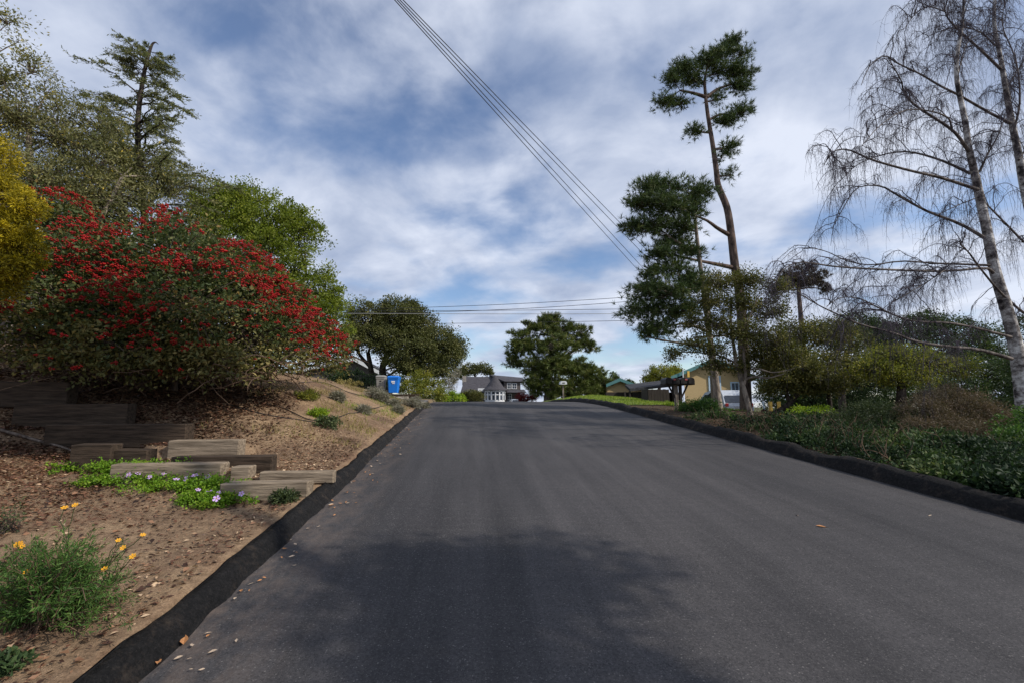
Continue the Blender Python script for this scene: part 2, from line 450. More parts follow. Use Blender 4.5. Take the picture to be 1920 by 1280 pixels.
M['f_ivy'] = F('ground_cover_leaf', [(0, (.014, .028, .012)), (.5, (.035, .062, .022)), (.85, (.065, .10, .035)), (1, (.13, .15, .06))], .2, .6, spec=.2, gain=1.2)
M['f_lav'] = F('lavender_leaf', [(0, (.10, .10, .075)), (.6, (.19, .18, .14)), (1, (.26, .23, .2))], .15)
M['f_tag'] = F('feathery_bush_leaf', [(0, (.02, .048, .012)), (.5, (.05, .105, .022)), (1, (.11, .17, .04))], .3)
M['f_ger'] = F('trailing_plant_leaf', [(0, (.05, .10, .008)), (.5, (.10, .19, .012)), (1, (.2, .26, .03))], .3)
M['f_red'] = F('red_shrub_leaf', [(0, (.09, .012, .014)), (.6, (.2, .025, .03)), (1, (.28, .06, .05))], .3, gain=1.0)
M['f_grass'] = F('grass_blade', [(0, (.08, .13, .015)), (.5, (.15, .21, .025)), (1, (.26, .27, .06))], .3)
M['f_dry'] = F('dry_grass_blade', [(0, (.12, .12, .03)), (.5, (.28, .23, .08)), (1, (.42, .33, .15))], .3, gain=1.0)
M['litter'] = F('leaf_litter', [(0, (.03, .016, .011)), (.4, (.12, .055, .034)), (.75, (.26, .14, .08)), (1, (.52, .38, .25))], .1, gain=1.1)
M['leaf_dry'] = plain('dry_leaf', (.42, .19, .07), .7, .35, 20, bmp=0)
M['chip'] = plain('pale_chip', (.5, .38, .27), .8, .3, 20, bmp=0)
M['fl_yellow'] = plain('yellow_petal', (.75, .36, .01), .6, .15, 10, bmp=0)
M['fl_purple'] = plain('lilac_petal', (.55, .36, .68), .6, .12, 10, bmp=0)
M['fl_eye'] = plain('flower_eye', (.45, .25, .03), .7, .15, 10, bmp=0)

# ------------------------------------------------------------------ mesh helpers
def mesh_obj(name, V, Fc, mat, parent=None, smooth=False, tint=None, kind=None):
    """one mesh object; V world coordinates (turned local to the parent's place); Fc an int array (n,3|4) or a list"""
    V = np.asarray(V, float).reshape(-1, 3)
    if parent is not None: V = V - np.array(parent.location)[None]
    me = bpy.data.meshes.new(name)
    if isinstance(Fc, np.ndarray):
        n, k = Fc.shape
        me.vertices.add(len(V)); me.vertices.foreach_set('co', V.astype(np.float32).ravel())
        me.loops.add(n * k); me.loops.foreach_set('vertex_index', Fc.astype(np.int32).ravel())
        me.polygons.add(n)
        me.polygons.foreach_set('loop_start', np.arange(0, n * k, k, dtype=np.int32))
        me.update(calc_edges=True)
    else:
        me.from_pydata([tuple(v) for v in V], [], [tuple(int(i) for i in f) for f in Fc])
        me.update()
    if smooth: me.polygons.foreach_set('use_smooth', np.ones(len(me.polygons), bool))
    if tint is not None:
        a = me.attributes.new('tint', 'FLOAT', 'POINT'); a.data.foreach_set('value', np.asarray(tint, np.float32))
    if mat is not None: me.materials.append(mat)
    o = bpy.data.objects.new(name, me)
    COL.objects.link(o)
    if parent is not None: o.parent = parent
    if kind: o['kind'] = kind
    return o
def tag(o, label=None, cat=None, group=None, kind=None):
    if label: o['label'] = label
    if cat: o['category'] = cat
    if group: o['group'] = group
    if kind: o['kind'] = kind
    return o
def thing(name, label, cat, loc, group=None):
    o = bpy.data.objects.new(name, None)
    COL.objects.link(o)
    o.location = tuple(float(v) for v in loc)
    o.empty_display_size = 0.2
    return tag(o, label, cat, group)
class MB:
    def __init__(s): s.V = []; s.F = []; s.n = 0
    def add(s, V, Fc):
        V = np.asarray(V, float).reshape(-1, 3)
        s.V.append(V); s.F += [[int(i) + s.n for i in f] for f in Fc]; s.n += len(V); return s
    def box(s, c, size, rz=0.0, bev=0.0, rx=0.0, ry=0.0, jit=0.0):
        bm = bmesh.new(); bmesh.ops.create_cube(bm, size=1)
        bmesh.ops.scale(bm, vec=size, verts=bm.verts)
        if bev: bmesh.ops.bevel(bm, geom=list(bm.edges), offset=bev, segments=1, affect='EDGES')
        if jit:
            for v in bm.verts: v.co += Vector([random.uniform(-jit, jit) for _ in range(3)])
        bmesh.ops.transform(bm, matrix=Matrix.Translation(c) @ Matrix.Rotation(rz, 4, 'Z') @ Matrix.Rotation(ry, 4, 'Y') @ Matrix.Rotation(rx, 4, 'X'), verts=bm.verts)
        bm.verts.index_update()
        s.add([v.co[:] for v in bm.verts], [[v.index for v in f.verts] for f in bm.faces]); bm.free(); return s
    def tube(s, pts, rad, sides=8):
        V, Fq = tubes(np.array([pts], float), np.array([rad], float), sides); return s.add(V, Fq)
    def lathe(s, c, prof, seg=12, a0=0.0, a1=2 * math.pi, cap=True):
        full = abs(a1 - a0 - 2 * math.pi) < 1e-6; n = seg if full else seg + 1; V = []; Fc = []
        for r, z in prof:
            for k in range(n):
                a = a0 + (a1 - a0) * k / seg; V.append((c[0] + r * math.cos(a), c[1] + r * math.sin(a), c[2] + z))
        for i in range(len(prof) - 1):
            for k in range(seg):
                k2 = (k + 1) % n; Fc.append([i * n + k, i * n + k2, (i + 1) * n + k2, (i + 1) * n + k])
        if cap: Fc.append(list(range((len(prof) - 1) * n, len(prof) * n))); Fc.append(list(range(n))[::-1])
        return s.add(V, Fc)
    def prism(s, poly, y0, y1, sk=0.0):              # poly in (x,z), extruded along y
        n = len(poly)
        V = [(x, y0, z) for x, z in poly] + [(x + sk * (y1 - y0), y1, z) for x, z in poly]
        Fc = [list(range(n)), list(range(2 * n - 1, n - 1, -1))] + [[i, n + i, n + (i + 1) % n, (i + 1) % n] for i in range(n)]
        return s.add(V, Fc)
    def build(s, name, mat, parent=None, smooth=False, kind=None):
        return mesh_obj(name, np.vstack(s.V), s.F, mat, parent, smooth, kind=kind)
def nrm(a): return a / (np.linalg.norm(a, axis=-1, keepdims=True) + 1e-9)
def tubes(Pt, Rd, sides=5, closed=True):
    """Pt (M,K,3) paths, Rd (M,K) radii -> verts, quads"""
    Mn, K, _ = Pt.shape
    T = np.empty_like(Pt)
    T[:, 1:-1] = Pt[:, 2:] - Pt[:, :-2]; T[:, 0] = Pt[:, 1] - Pt[:, 0]; T[:, -1] = Pt[:, -1] - Pt[:, -2]
    T = nrm(T)
    ref = np.where(np.abs(T[:, :1, 2:3]) < 0.8, np.array([0, 0, 1.0]), np.array([1.0, 0.13, 0])) * np.ones((1, K, 1))
    U = nrm(np.cross(T, ref)); W = np.cross(T, U)
    a = np.arange(sides) / sides * 2 * math.pi
    V = Pt[:, :, None] + Rd[:, :, None, None] * (U[:, :, None] * np.cos(a)[None, None, :, None] + W[:, :, None] * np.sin(a)[None, None, :, None])
    base = (np.arange(Mn)[:, None, None] * K + np.arange(K - 1)[None, :, None]) * sides
    k = np.arange(sides)[None, None]; k2 = (k + 1) % sides
    Q = np.stack([base + k, base + k2, base + sides + k2, base + sides + k], -1).reshape(-1, 4)
    return V.reshape(-1, 3), Q
def cat(parts):
    Vs, Fs, n = [], [], 0
    for V, Q in parts:
        Vs.append(V); Fs.append(Q + n); n += len(V)
    return np.vstack(Vs), np.vstack(Fs)
def spline(pts, K=10):
    p = np.array(pts, float); n = len(p)
    if n == 2:
        t = np.linspace(0, 1, K)[:, None]; return p[0] * (1 - t) + p[1] * t
    q = np.vstack([2 * p[0] - p[1], p, 2 * p[-1] - p[-2]])
    out = []
    for t in np.linspace(0, n - 1 - 1e-6, K):
        i = int(t); u = t - i; a, b, c, d = q[i], q[i + 1], q[i + 2], q[i + 3]
        out.append(.5 * (2 * b + (c - a) * u + (2 * a - 5 * b + 4 * c - d) * u * u + (-a + 3 * b - 3 * c + d) * u ** 3))
    return np.array(out)
def limb(pts, r0, r1, K=12, sides=8, flare=0.0, power=1.0):
    p = spline(pts, K)
    t = np.linspace(0, 1, K)
    r = r0 + (r1 - r0) * t ** power
    if flare: r = r * (1 + flare * np.exp(-t * 9))
    return p, r
def limb_mesh(limbs, sides=8):
    return cat([tubes(p[None], r[None], sides) for p, r in limbs])
def rdir(rng, n, up=0.0):
    d = rng.normal(size=(n, 3)); d[:, 2] += up
    return nrm(d)
def leaves(name, mat, parent, C, A, Nn, L, W, T, fold=0.25, kind=None):
    n = len(C); L = np.broadcast_to(L, n)[:, None]; W = np.broadcast_to(W, n)[:, None]
    A = nrm(A); B = nrm(np.cross(A, Nn)); Nm = np.cross(B, A)
    V = np.stack([C, C + A * L * .5 + B * W * .5 + Nm * W * fold, C + A * L, C + A * L * .5 - B * W * .5 + Nm * W * fold], 1).reshape(-1, 3)
    i = np.arange(n) * 4
    Fc = np.concatenate([np.stack([i, i + 1, i + 2], 1), np.stack([i, i + 2, i + 3], 1)])
    return mesh_obj(name, V, Fc, mat, parent, tint=np.repeat(T, 4), kind=kind)
def needles(name, mat, parent, C, A, L, W, T, rng, kind=None):
    n = len(C); A = nrm(A); B = nrm(np.cross(A, rdir(rng, n))); L = np.broadcast_to(L, n)[:, None]; W = np.broadcast_to(W, n)[:, None]
    V = np.stack([C - B * W * .5, C + B * W * .5, C + A * L], 1).reshape(-1, 3)
    return mesh_obj(name, V, np.arange(n * 3).reshape(-1, 3), mat, parent, tint=np.repeat(T, 3), kind=kind)

# ------------------------------------------------------------------ vegetation generators
def lobe_px(px, py, y, rx, rz=None, ry=None):
    """a crown lobe centred where the photo shows it; radii given in photo pixels"""
    c = P(px, py, y); k = pxm(y) * 1.02
    rz = rx if rz is None else rz
    ry = (rx + rz) / 2 if ry is None else ry
    return (c, np.array([rx * k, ry * k, rz * k]))
def crown_points(rng, lobes, n, shell=0.55, ragged=0.3):
    vol = np.array([np.prod(r) ** (2 / 3) for _, r in lobes]); pr = vol / vol.sum()
    idx = rng.choice(len(lobes), n, p=pr)
    d = rdir(rng, n)
    rad = shell + (1 - shell) * rng.random(n) ** .7
    rad *= 1 - ragged / 2 + ragged * rng.random(n)
    C = np.array([lobes[i][0] for i in idx]); Rr = np.array([lobes[i][1] for i in idx])
    return C + d * Rr * rad[:, None], d, idx
def twig_paths(rng, A, B, K=5, sag=0.1, wob=0.06):
    t = np.linspace(0, 1, K)[None, :, None]
    p = A[:, None] * (1 - t) + B[:, None] * t
    ln = np.linalg.norm(B - A, axis=1)[:, None, None]
    p = p + ln * (np.sin(t * math.pi) * (rng.normal(size=(len(A), 1, 3)) * wob) + np.sin(t * math.pi) * np.array([0, 0, sag]))
    p[:, 1:-1] += rng.normal(size=(len(A), K - 2, 3)) * ln * .025
    return p
def foliage_cloud(rng, pts, out, per, cr, flat=0.7, L=.07, W=.04, up=.5, lv=.35):
    n = len(pts); k = n * per
    c = np.repeat(pts, per, 0); o = np.repeat(out, per, 0)
    d = rng.normal(size=(k, 3)) * np.array([1, 1, flat])
    d = d / (np.linalg.norm(d, axis=1, keepdims=True)) * (rng.random((k, 1)) ** .6)
    scale = np.repeat(cr * (0.6 + .8 * rng.random(n)), per)[:, None]
    C = c + d * scale
    A = nrm(d * .8 + rng.normal(size=(k, 3)) * .6 + o * .3)
    Nn = nrm(rng.normal(size=(k, 3)) * .7 + np.array([0, 0, up]) + o * .4)
    ln = L * (1 - lv + 2 * lv * rng.random(k))
    tint = np.clip(np.repeat(rng.normal(.45, .16, n), per) + rng.normal(0, .17, k), 0, 1)
    return C, A, Nn, ln, ln * (W / L), tint
def tree(name, label, cat_, base, limbs, lobes, seed, clumps, per, leaf, clump_r, fmat, bmat, tmat=None, group=None,
         shell=.5, ragged=.35, flat=.7, up=.5, twig_r=.012, hubs=None, crown_name='crown', trunk_name='trunk', sides=8, sag=.06, tfrac=1.0):
    rng = np.random.default_rng(seed)
    t = thing(name, label, cat_, base, group)
    hub_l = []
    if limbs:
        allp = np.vstack([p for p, r in limbs]); allr = np.concatenate([r for p, r in limbs])
        for c, r in lobes:                     # one bough from the nearest limb to the heart of every lobe
            h = c - np.array([0, 0, .25 * r[2]])
            dd = np.linalg.norm(allp - h, axis=1) + np.clip(allp[:, 2] - h[2], 0, None) * 1.5
            k = int(np.argmin(dd)); a = allp[k]
            mid = (a + h) / 2 + np.array([0, 0, .10 * np.linalg.norm(h - a)]) + rng.normal(size=3) * .06 * np.linalg.norm(h - a)
            r0 = min(allr[k] * .6, .02 + .035 * np.linalg.norm(r))
            hub_l.append(limb([a, mid, h], r0, r0 * .45, 7))
        for k, l in enumerate(limbs):
            V, Q = limb_mesh([l], sides); mesh_obj(trunk_name if k == 0 else 'limb', V, Q, bmat, t, smooth=True)
        for l in hub_l:
            V, Q = limb_mesh([l], 5); mesh_obj('bough', V, Q, bmat, t, smooth=True)
    pts, out, idx = crown_points(rng, lobes, clumps, shell, ragged)
    pts[:, 2] = np.maximum(pts[:, 2], ground(pts[:, 0], pts[:, 1]) + .08)
    if twig_r and limbs:
        H = np.array([lobes[i][0] - np.array([0, 0, .25 * lobes[i][1][2]]) for i in idx])
        sel = rng.random(len(pts)) < tfrac
        tp = twig_paths(rng, H[sel], pts[sel], 5, sag)
        V, Q = tubes(tp, np.linspace(twig_r, twig_r * .35, 5)[None] * np.ones((len(tp), 1)), 4)
        mesh_obj('twigs', V, Q, tmat or bmat, t, kind='stuff')
    C, A, Nn, L, W, T = foliage_cloud(rng, pts, out, per, clump_r, flat, leaf[0], leaf[1], up)
    leaves(crown_name, fmat, t, C, A, Nn, L, W, T, kind='stuff')
    return t
def pine_foliage(rng, pts, out, tufts, per, cr, L, W, flat=.5, spread=.75):
    n = len(pts); k = n * tufts
    d = rng.normal(size=(k, 3)) * np.array([1, 1, flat]); d = nrm(d) * rng.random((k, 1)) ** .5
    c = np.repeat(pts, tufts, 0) + d * (cr * np.repeat(.6 + .8 * rng.random(n), tufts))[:, None]
    ax = nrm(d + np.repeat(out, tufts, 0) * .5 + np.array([0, 0, .55]) + rng.normal(size=(k, 3)) * .35)
    tt = np.clip(rng.normal(.45, .2, k), 0, 1)
    c2 = np.repeat(c, per, 0); a2 = np.repeat(ax, per, 0)
    A = nrm(a2 + rng.normal(size=(k * per, 3)) * spread)
    ln = L * (.6 + .6 * rng.random(k * per))
    return c2 - a2 * L * .3 + a2 * (rng.random((k * per, 1)) * L * .5), A, ln, W, np.clip(np.repeat(tt, per) + rng.normal(0, .12, k * per), 0, 1), c
def pine(name, label, base, limbs, lobes, seed, clumps, tufts, per, cr, L, W, fmat, bmat, group=None, flat=.5, shell=.35, ragged=.5, twig_r=.02):
    rng = np.random.default_rng(seed)
    t = thing(name, label, 'tree', base, group)
    allp = np.vstack([p for p, r in limbs]); allr = np.concatenate([r for p, r in limbs])
    bo, hubs = [], []
    for c, r in lobes:
        h = c - np.array([0, 0, .3 * r[2]])
        dd = np.linalg.norm(allp - h, axis=1) + np.clip(allp[:, 2] - h[2], 0, None)
        k = int(np.argmin(dd)); a = allp[k]; ln = np.linalg.norm(h - a)
        r0 = min(allr[k] * .55, .03 + .03 * ln)
        bo.append(limb([a, (a + h) / 2 + rng.normal(size=3) * .1 * ln - np.array([0, 0, .06 * ln]), h], r0, r0 * .4, 8))
        hubs.append(h)
    for k, l in enumerate(limbs):
        V, Q = limb_mesh([l], 10); mesh_obj('trunk' if k == 0 else 'limb', V, Q, bmat, t, smooth=True)
    for l in bo:
        V, Q = limb_mesh([l], 6); mesh_obj('bough', V, Q, bmat, t, smooth=True)
    pts, out, idx = crown_points(rng, lobes, clumps, shell, ragged)
    tp = twig_paths(rng, np.array(hubs)[idx], pts, 5, .02, .12)
    V, Q = tubes(tp, np.linspace(twig_r, twig_r * .4, 5)[None] * np.ones((len(tp), 1)), 4)
    mesh_obj('twigs', V, Q, bmat, t, kind='stuff')
    C, A, ln, W_, T, _ = pine_foliage(rng, pts, out, tufts, per, cr, L, W, flat)
    needles('crown', fmat, t, C, A, ln, W_, T, rng, kind='stuff')
    return t
def shrub(name, label, lobes, seed, clumps, per, leaf, clump_r, fmat, cat_='shrub', group=None, bmat=None, up=.5, flat=.7, shell=.55, ragged=.25, base=None, stems=9):
    rng = np.random.default_rng(seed)
    c = np.mean([l[0] for l in lobes], 0)
    if base is None: base = (c[0], c[1], gz(c[0], c[1]))
    b = np.array(base, float)
    t = thing(name, label, cat_, base, group)
    pts, out, idx = crown_points(rng, lobes, clumps, shell, ragged)
    keep = pts[:, 2] > ground(pts[:, 0], pts[:, 1]) + .01
    pts, out = pts[keep], out[keep]
    k = rng.choice(len(pts), min(len(pts), stems * 5), replace=False)
    A = b[None] + rng.normal(size=(len(k), 3)) * np.array([.05, .05, 0])
    tp = twig_paths(rng, A, pts[k], 6, .0, .08)
    rr = max(.004, .006 * np.linalg.norm(lobes[0][1]))
    V, Q = tubes(tp, np.linspace(rr, rr * .3, 6)[None] * np.ones((len(k), 1)), 4)
    mesh_obj('stems', V, Q, bmat or M['twig'], t, kind='stuff')
    C, Aa, Nn, L, W, T = foliage_cloud(rng, pts, out, per, clump_r, flat, leaf[0], leaf[1], up)
    leaves('foliage', fmat, t, C, Aa, Nn, L, W, T, kind='stuff')
    return t

# ------------------------------------------------------------------ the setting: ground, road, kerbs, driveway, lawn
def axis(*segs):
    a = []
    for lo, hi, st in segs: a += list(np.arange(lo, hi, st))
    return np.array(a + [segs[-1][1]])
gx = axis((-900, -60, 60), (-60, -14, 2.5), (-14, -1.9, .13), (-1.9, -1.5, .1), (-1.5, 5.9, .8), (5.9, 6.5, .1), (6.5, 14, .25), (14, 60, 2.5), (60, 900, 60))
gy = axis((-400, -20, 40), (-20, 0, 1.5), (0, 16, .13), (16, 34, .4), (34, 100, 4), (100, 1500, 70))
X, Y = np.meshgrid(gx, gy)
Z = ground(X, Y)
nx, ny = len(gx), len(gy)
ii = (np.arange(ny - 1)[:, None] * nx + np.arange(nx - 1)[None]).ravel()
ground_o = mesh_obj('ground', np.stack([X, Y, Z], -1).reshape(-1, 3), np.stack([ii, ii + 1, ii + nx + 1, ii + nx], 1), M['soil'], smooth=True, kind='structure')
def strip(name, xs, ys, zf, mat, kind='structure', smooth=True):
    X, Y = np.meshgrid(xs, ys); Zz = zf(X, Y); nx = len(xs); ny = len(ys)
    i = (np.arange(ny - 1)[:, None] * nx + np.arange(nx - 1)[None]).ravel()
    return mesh_obj(name, np.stack([X, Y, Zz], -1).reshape(-1, 3), np.stack([i, i + 1, i + nx + 1, i + nx], 1), mat, smooth=smooth, kind=kind)
strip('road', np.linspace(XL - .12, XR + .12, 30), axis((-24, 15, .5), (15, 30, .2), (30, 70, 1)),
      lambda x, y: road_z(y) + .006 * vnoise(x * .9, y * .35) - .0012 * (x - 2.2) ** 2 + .012, M['asphalt'])
def kerb(name, side, y0, y1, mat, w, h, seed):
    rng = np.random.default_rng(seed)
    ys = np.arange(y0, y1, .06); n = len(ys)
    wob = .022 * vnoise(ys * 1.6 + seed, ys * 0 + 3) * 2 + .012 * vnoise(ys * 6, ys * 0 + 8)
    wh = 1 + .3 * vnoise(ys * 1.2, ys * 0 + 21) + .24 * vnoise(ys * 4.3, ys * 0 + 33)
    ends = np.minimum(1, np.minimum((ys - y0) / .35, (y1 - ys) / .35)).clip(.05, 1) ** .5
    prof = [(-.02, -.06), (0, .0), (.035, .42), (.085, .78), (.15, .97), (.62 * w + .05, 1.0), (.86 * w + .04, .9), (w + .04, .6), (w + .06, .2), (w + .07, -.3)]
    V = []
    for j, (u, v) in enumerate(prof):
        xx = side * u + wob * (1 if j < 6 else .6) + .03 * vnoise(ys * 6 + j * 13, ys * 0 + j * 1.7)
        zz = road_z(ys) + v * h * wh * ends + .01 * vnoise(ys * 9 + j * 5, ys * 0 + 4 + j)
        V.append(np.stack([(XL if side < 0 else XR) + xx, ys, zz], 1))
    V = np.array(V).transpose(1, 0, 2); k = len(prof)
    i = (np.arange(n - 1)[:, None] * k + np.arange(k - 1)[None]).ravel()
    Fq = np.stack([i, i + 1, i + k + 1, i + k], 1)
    if side > 0: Fq = Fq[:, ::-1]
    return mesh_obj(name, V.reshape(-1, 3), Fq.copy(), mat, smooth=True, kind='structure')
kerb('kerb_left', -1, -6, 18.0, M['kerb'], .12, .145, 5)
kerb('kerb_right', 1, 3.9, 33, M['kerb_r'], .26, .20, 11)
strip('driveway', np.linspace(-6.2, XL - .1, 24), np.linspace(18.7, 21.6, 12),
      lambda x, y: np.maximum(ground(x, y) + .035, road_z(y) + .02), M['concrete'])
lawn_sheet = strip('lawn', np.linspace(6.35, 12.5, 26), np.linspace(17.6, 40, 66), lambda x, y: ground(x, y) + .02, plain('lawn_turf', (.13, .17, .03), .95, .35, 5))

rng = np.random.default_rng(41)
def scatter_on_ground(n, x0, x1, y0, y1, rng, dens=None):
    x = rng.uniform(x0, x1, n); y = rng.uniform(y0, y1, n)
    if dens is not None:
        k = rng.random(n) < dens(x, y); x, y = x[k], y[k]
    return np.stack([x, y, ground(x, y)], 1)
# grass of the lawn
C = scatter_on_ground(20000, 6.3, 12, 17.6, 34, rng); C[:, 2] += .015
A = nrm(rng.normal(size=(len(C), 3)) * .35 + np.array([0, 0, 1]))
o = needles('lawn_grass', M['f_grass'], None, C, A, .05 + .07 * rng.random(len(C)), .025, rng.random(len(C)), rng)
tag(o, 'short sunlit green grass of the lawn on the crest beside right kerb', 'grass', kind='stuff')
# leaf litter and wood chips on the left bank
def litter_density(x, y):
    return np.clip(.75 + 1.2 * vnoise(x * .8 + 40, y * .8) + .5 * vnoise(x * 2.5, y * 2.5) + np.clip((-x - 3.6) * .28, 0, .6) * (y < 9) - .75 * np.clip((y - 8.5) * .8, 0, 1) * (x > -5), 0.03, 1)
C = scatter_on_ground(120000, -9, -1.85, 1.6, 13, rng, litter_density)
n = len(C); C[:, 2] += .006 + .012 * rng.random(n)
a = rng.random(n) * 2 * math.pi
A = np.stack([np.cos(a), np.sin(a), rng.normal(0, .18, n)], 1)
L = .012 + .05 * rng.random(n) ** 2.2
o = leaves('leaf_litter', M['litter'], None, C, A, nrm(rng.normal(size=(n, 3)) * .35 + np.array([0, 0, 1])), L, L * (.3 + .4 * rng.random(n)), np.clip(rng.random(n) ** 1.3 + .5 * vnoise(C[:, 0] * 1.1, C[:, 1] * 1.1), 0, 1), .2)
tag(o, 'brown leaf litter and wood chips strewn over the left bank', 'litter', kind='stuff')
C = scatter_on_ground(9000, 6.2, 12, 4, 18, rng); n = len(C); C[:, 2] += .006
a = rng.random(n) * 2 * math.pi; A = np.stack([np.cos(a), np.sin(a), rng.normal(0, .2, n)], 1); L = .03 + .05 * rng.random(n) ** 2
o = leaves('mulch_litter', M['litter'], None, C, A, nrm(rng.normal(size=(n, 3)) * .35 + np.array([0, 0, 1])), L, L * .5, rng.random(n) * .8, .2)
tag(o, 'dry brown leaves and bark under the planting right of the road', 'litter', kind='stuff')
C = scatter_on_ground(34000, -9.5, -3.4, 7.3, 11, rng, lambda x, y: np.clip(.9 - np.clip((x + 4.6) * .7, 0, .9) + .8 * vnoise(x * 1.5, y * 1.5), 0, 1)); n = len(C); C[:, 2] += .008 + .014 * rng.random(n)  # extra flakes, tinted dark to paint in the deep shade under the shrub
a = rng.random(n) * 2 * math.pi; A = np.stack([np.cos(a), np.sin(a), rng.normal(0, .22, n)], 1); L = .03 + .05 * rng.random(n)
o = leaves('painted_shade_litter', M['litter'], None, C, A, nrm(rng.normal(size=(n, 3)) * .4 + np.array([0, 0, 1])), L, L * .55, np.clip(rng.random(n) ** 2 * .6, 0, 1), .2)
tag(o, 'leaf litter tinted darker to paint in shade under the red berry shrub', 'litter', kind='stuff')
C = scatter_on_ground(26000, -9.5, -3.2, 3.8, 7.6, rng, lambda x, y: np.clip(np.clip((-x - 3.6) * .5, 0, .9) + .7 * vnoise(x * 1.5 + 3, y * 1.5), 0, 1)); n = len(C); C[:, 2] += .006 + .014 * rng.random(n)
a = rng.random(n) * 2 * math.pi; A = np.stack([np.cos(a), np.sin(a), rng.normal(0, .22, n)], 1); L = .02 + .045 * rng.random(n)
o = leaves('red_litter', M['litter'], None, C, A, nrm(rng.normal(size=(n, 3)) * .4 + np.array([0, 0, 1])), L, L * .5, np.clip(rng.normal(.48, .16, n), 0, 1), .2)
tag(o, 'reddish brown fallen leaves heaped on the mound left of the steps', 'litter', kind='stuff')
# dry and green weeds at the foot of the bank
def weed(n, x0, x1, y0, y1, name, label, mat, ln, dens):
    C = scatter_on_ground(n, x0, x1, y0, y1, rng, dens)
    A = nrm(rng.normal(size=(len(C), 3)) * .55 + np.array([0, 0, 1]))
    o = needles(name, mat, None, C, A, ln * (.5 + rng.random(len(C))), ln * .13, rng.random(len(C)), rng)
    tag(o, label, 'grass', kind='stuff')
weed(16000, -4.6, -1.9, 8.5, 18, 'dry_grass', 'thin dry yellowish grass on the sandy bank beside left kerb', M['f_dry'], .09, lambda x, y: np.clip(.15 + 2.2 * vnoise(x * 1.6, y * 1.2), 0, 1))
weed(5000, -3.3, -1.9, 11.5, 18, 'green_weeds', 'low green weeds at foot of bank near end of left kerb', M['f_grass'], .08, lambda x, y: np.clip(3 * vnoise(x * 1.4 + 7, y * .9), 0, 1))

# ------------------------------------------------------------------ timber steps, boulders, hoses on the left bank
steps = thing('timber_steps', 'weathered timber garden steps climbing left from the kerb under red berry shrub', 'steps', (G(470, 930)))
def timber(l, r, top, bot, y, mat=None, dep=.22, rz=0.0, name='timber'):
    a = P(l, bot, y); b = P(r, top, y)
    h = b[2] - a[2]; w = b[0] - a[0]
    return MB().box(((a[0] + b[0]) / 2, y + dep / 2, a[2] + h / 2 - .04), (w, dep, h + .08), rz, .012, jit=.006).build(name, mat or M['timber'], steps)
timber(410, 577, 903, 938, 5.55, dep=.20)
timber(486, 626, 882, 896, 6.1, dep=.14)
timber(202, 416, 868, 905, 6.22, dep=.2)
timber(430, 468, 874, 903, 6.22, dep=.2)
timber(318, 510, 854, 884, 6.62, dep=.2, mat=M['timber_dark_shaded'])  # darker copy of the timber stands in for the shadow on it
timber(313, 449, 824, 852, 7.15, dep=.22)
timber(207, 277, 842, 866, 6.75, dep=.22, mat=M['timber_dark_shaded'])
timber(128, 209, 832, 868, 6.68, dep=.22, mat=M['timber_dark_shaded'])
timber(80, 350, 794, 830, 7.75, dep=.22, mat=M['timber_dark_shaded'])
timber(20, 240, 756, 793, 8.15, dep=.22, mat=M['timber_dark_shaded'])
timber(-60, 130, 715, 754, 8.45, dep=.22, mat=M['timber_dark_shaded'])
def hose(pix, label, r=.011):
    pts = []
    for (px, py) in pix:
        g = G(px, py); pts.append((g[0], g[1], g[2] + .012))
    p = spline(pts, 46)
    p[:, 2] = np.maximum(p[:, 2], ground(p[:, 0], p[:, 1]) + .008)
    V, Q = tubes(p[None], np.full((1, 46), r), 6)
    tag(mesh_obj('irrigation_hose', V, Q, M['hose'], smooth=True), label, 'hose', 'irrigation hoses on the bank')
hose([(470, 752), (530, 765), (585, 788), (640, 781), (690, 768), (740, 757)], 'black irrigation hose curving along the lower sandy bank')
hose([(560, 718), (610, 718), (650, 734), (690, 745)], 'black irrigation hose across the top of sandy bank')
hose([(425, 757), (500, 778), (590, 792)], 'black irrigation hose running out of shade below berry shrub')
rng = np.random.default_rng(77)
st = thing('fallen_branch', 'long bare grey branch lying on the leaf litter left of the steps', 'branch', G(60, 830))
p = spline([G(0, 812) + [0, 0, .04], G(70, 832) + [0, 0, .05], G(120, 845) + [0, 0, .04], G(165, 862) + [0, 0, .02]], 16)
V, Q = tubes(p[None], np.linspace(.026, .012, 16)[None], 6); mesh_obj('stem', V, Q, M['twig'], st, smooth=True)

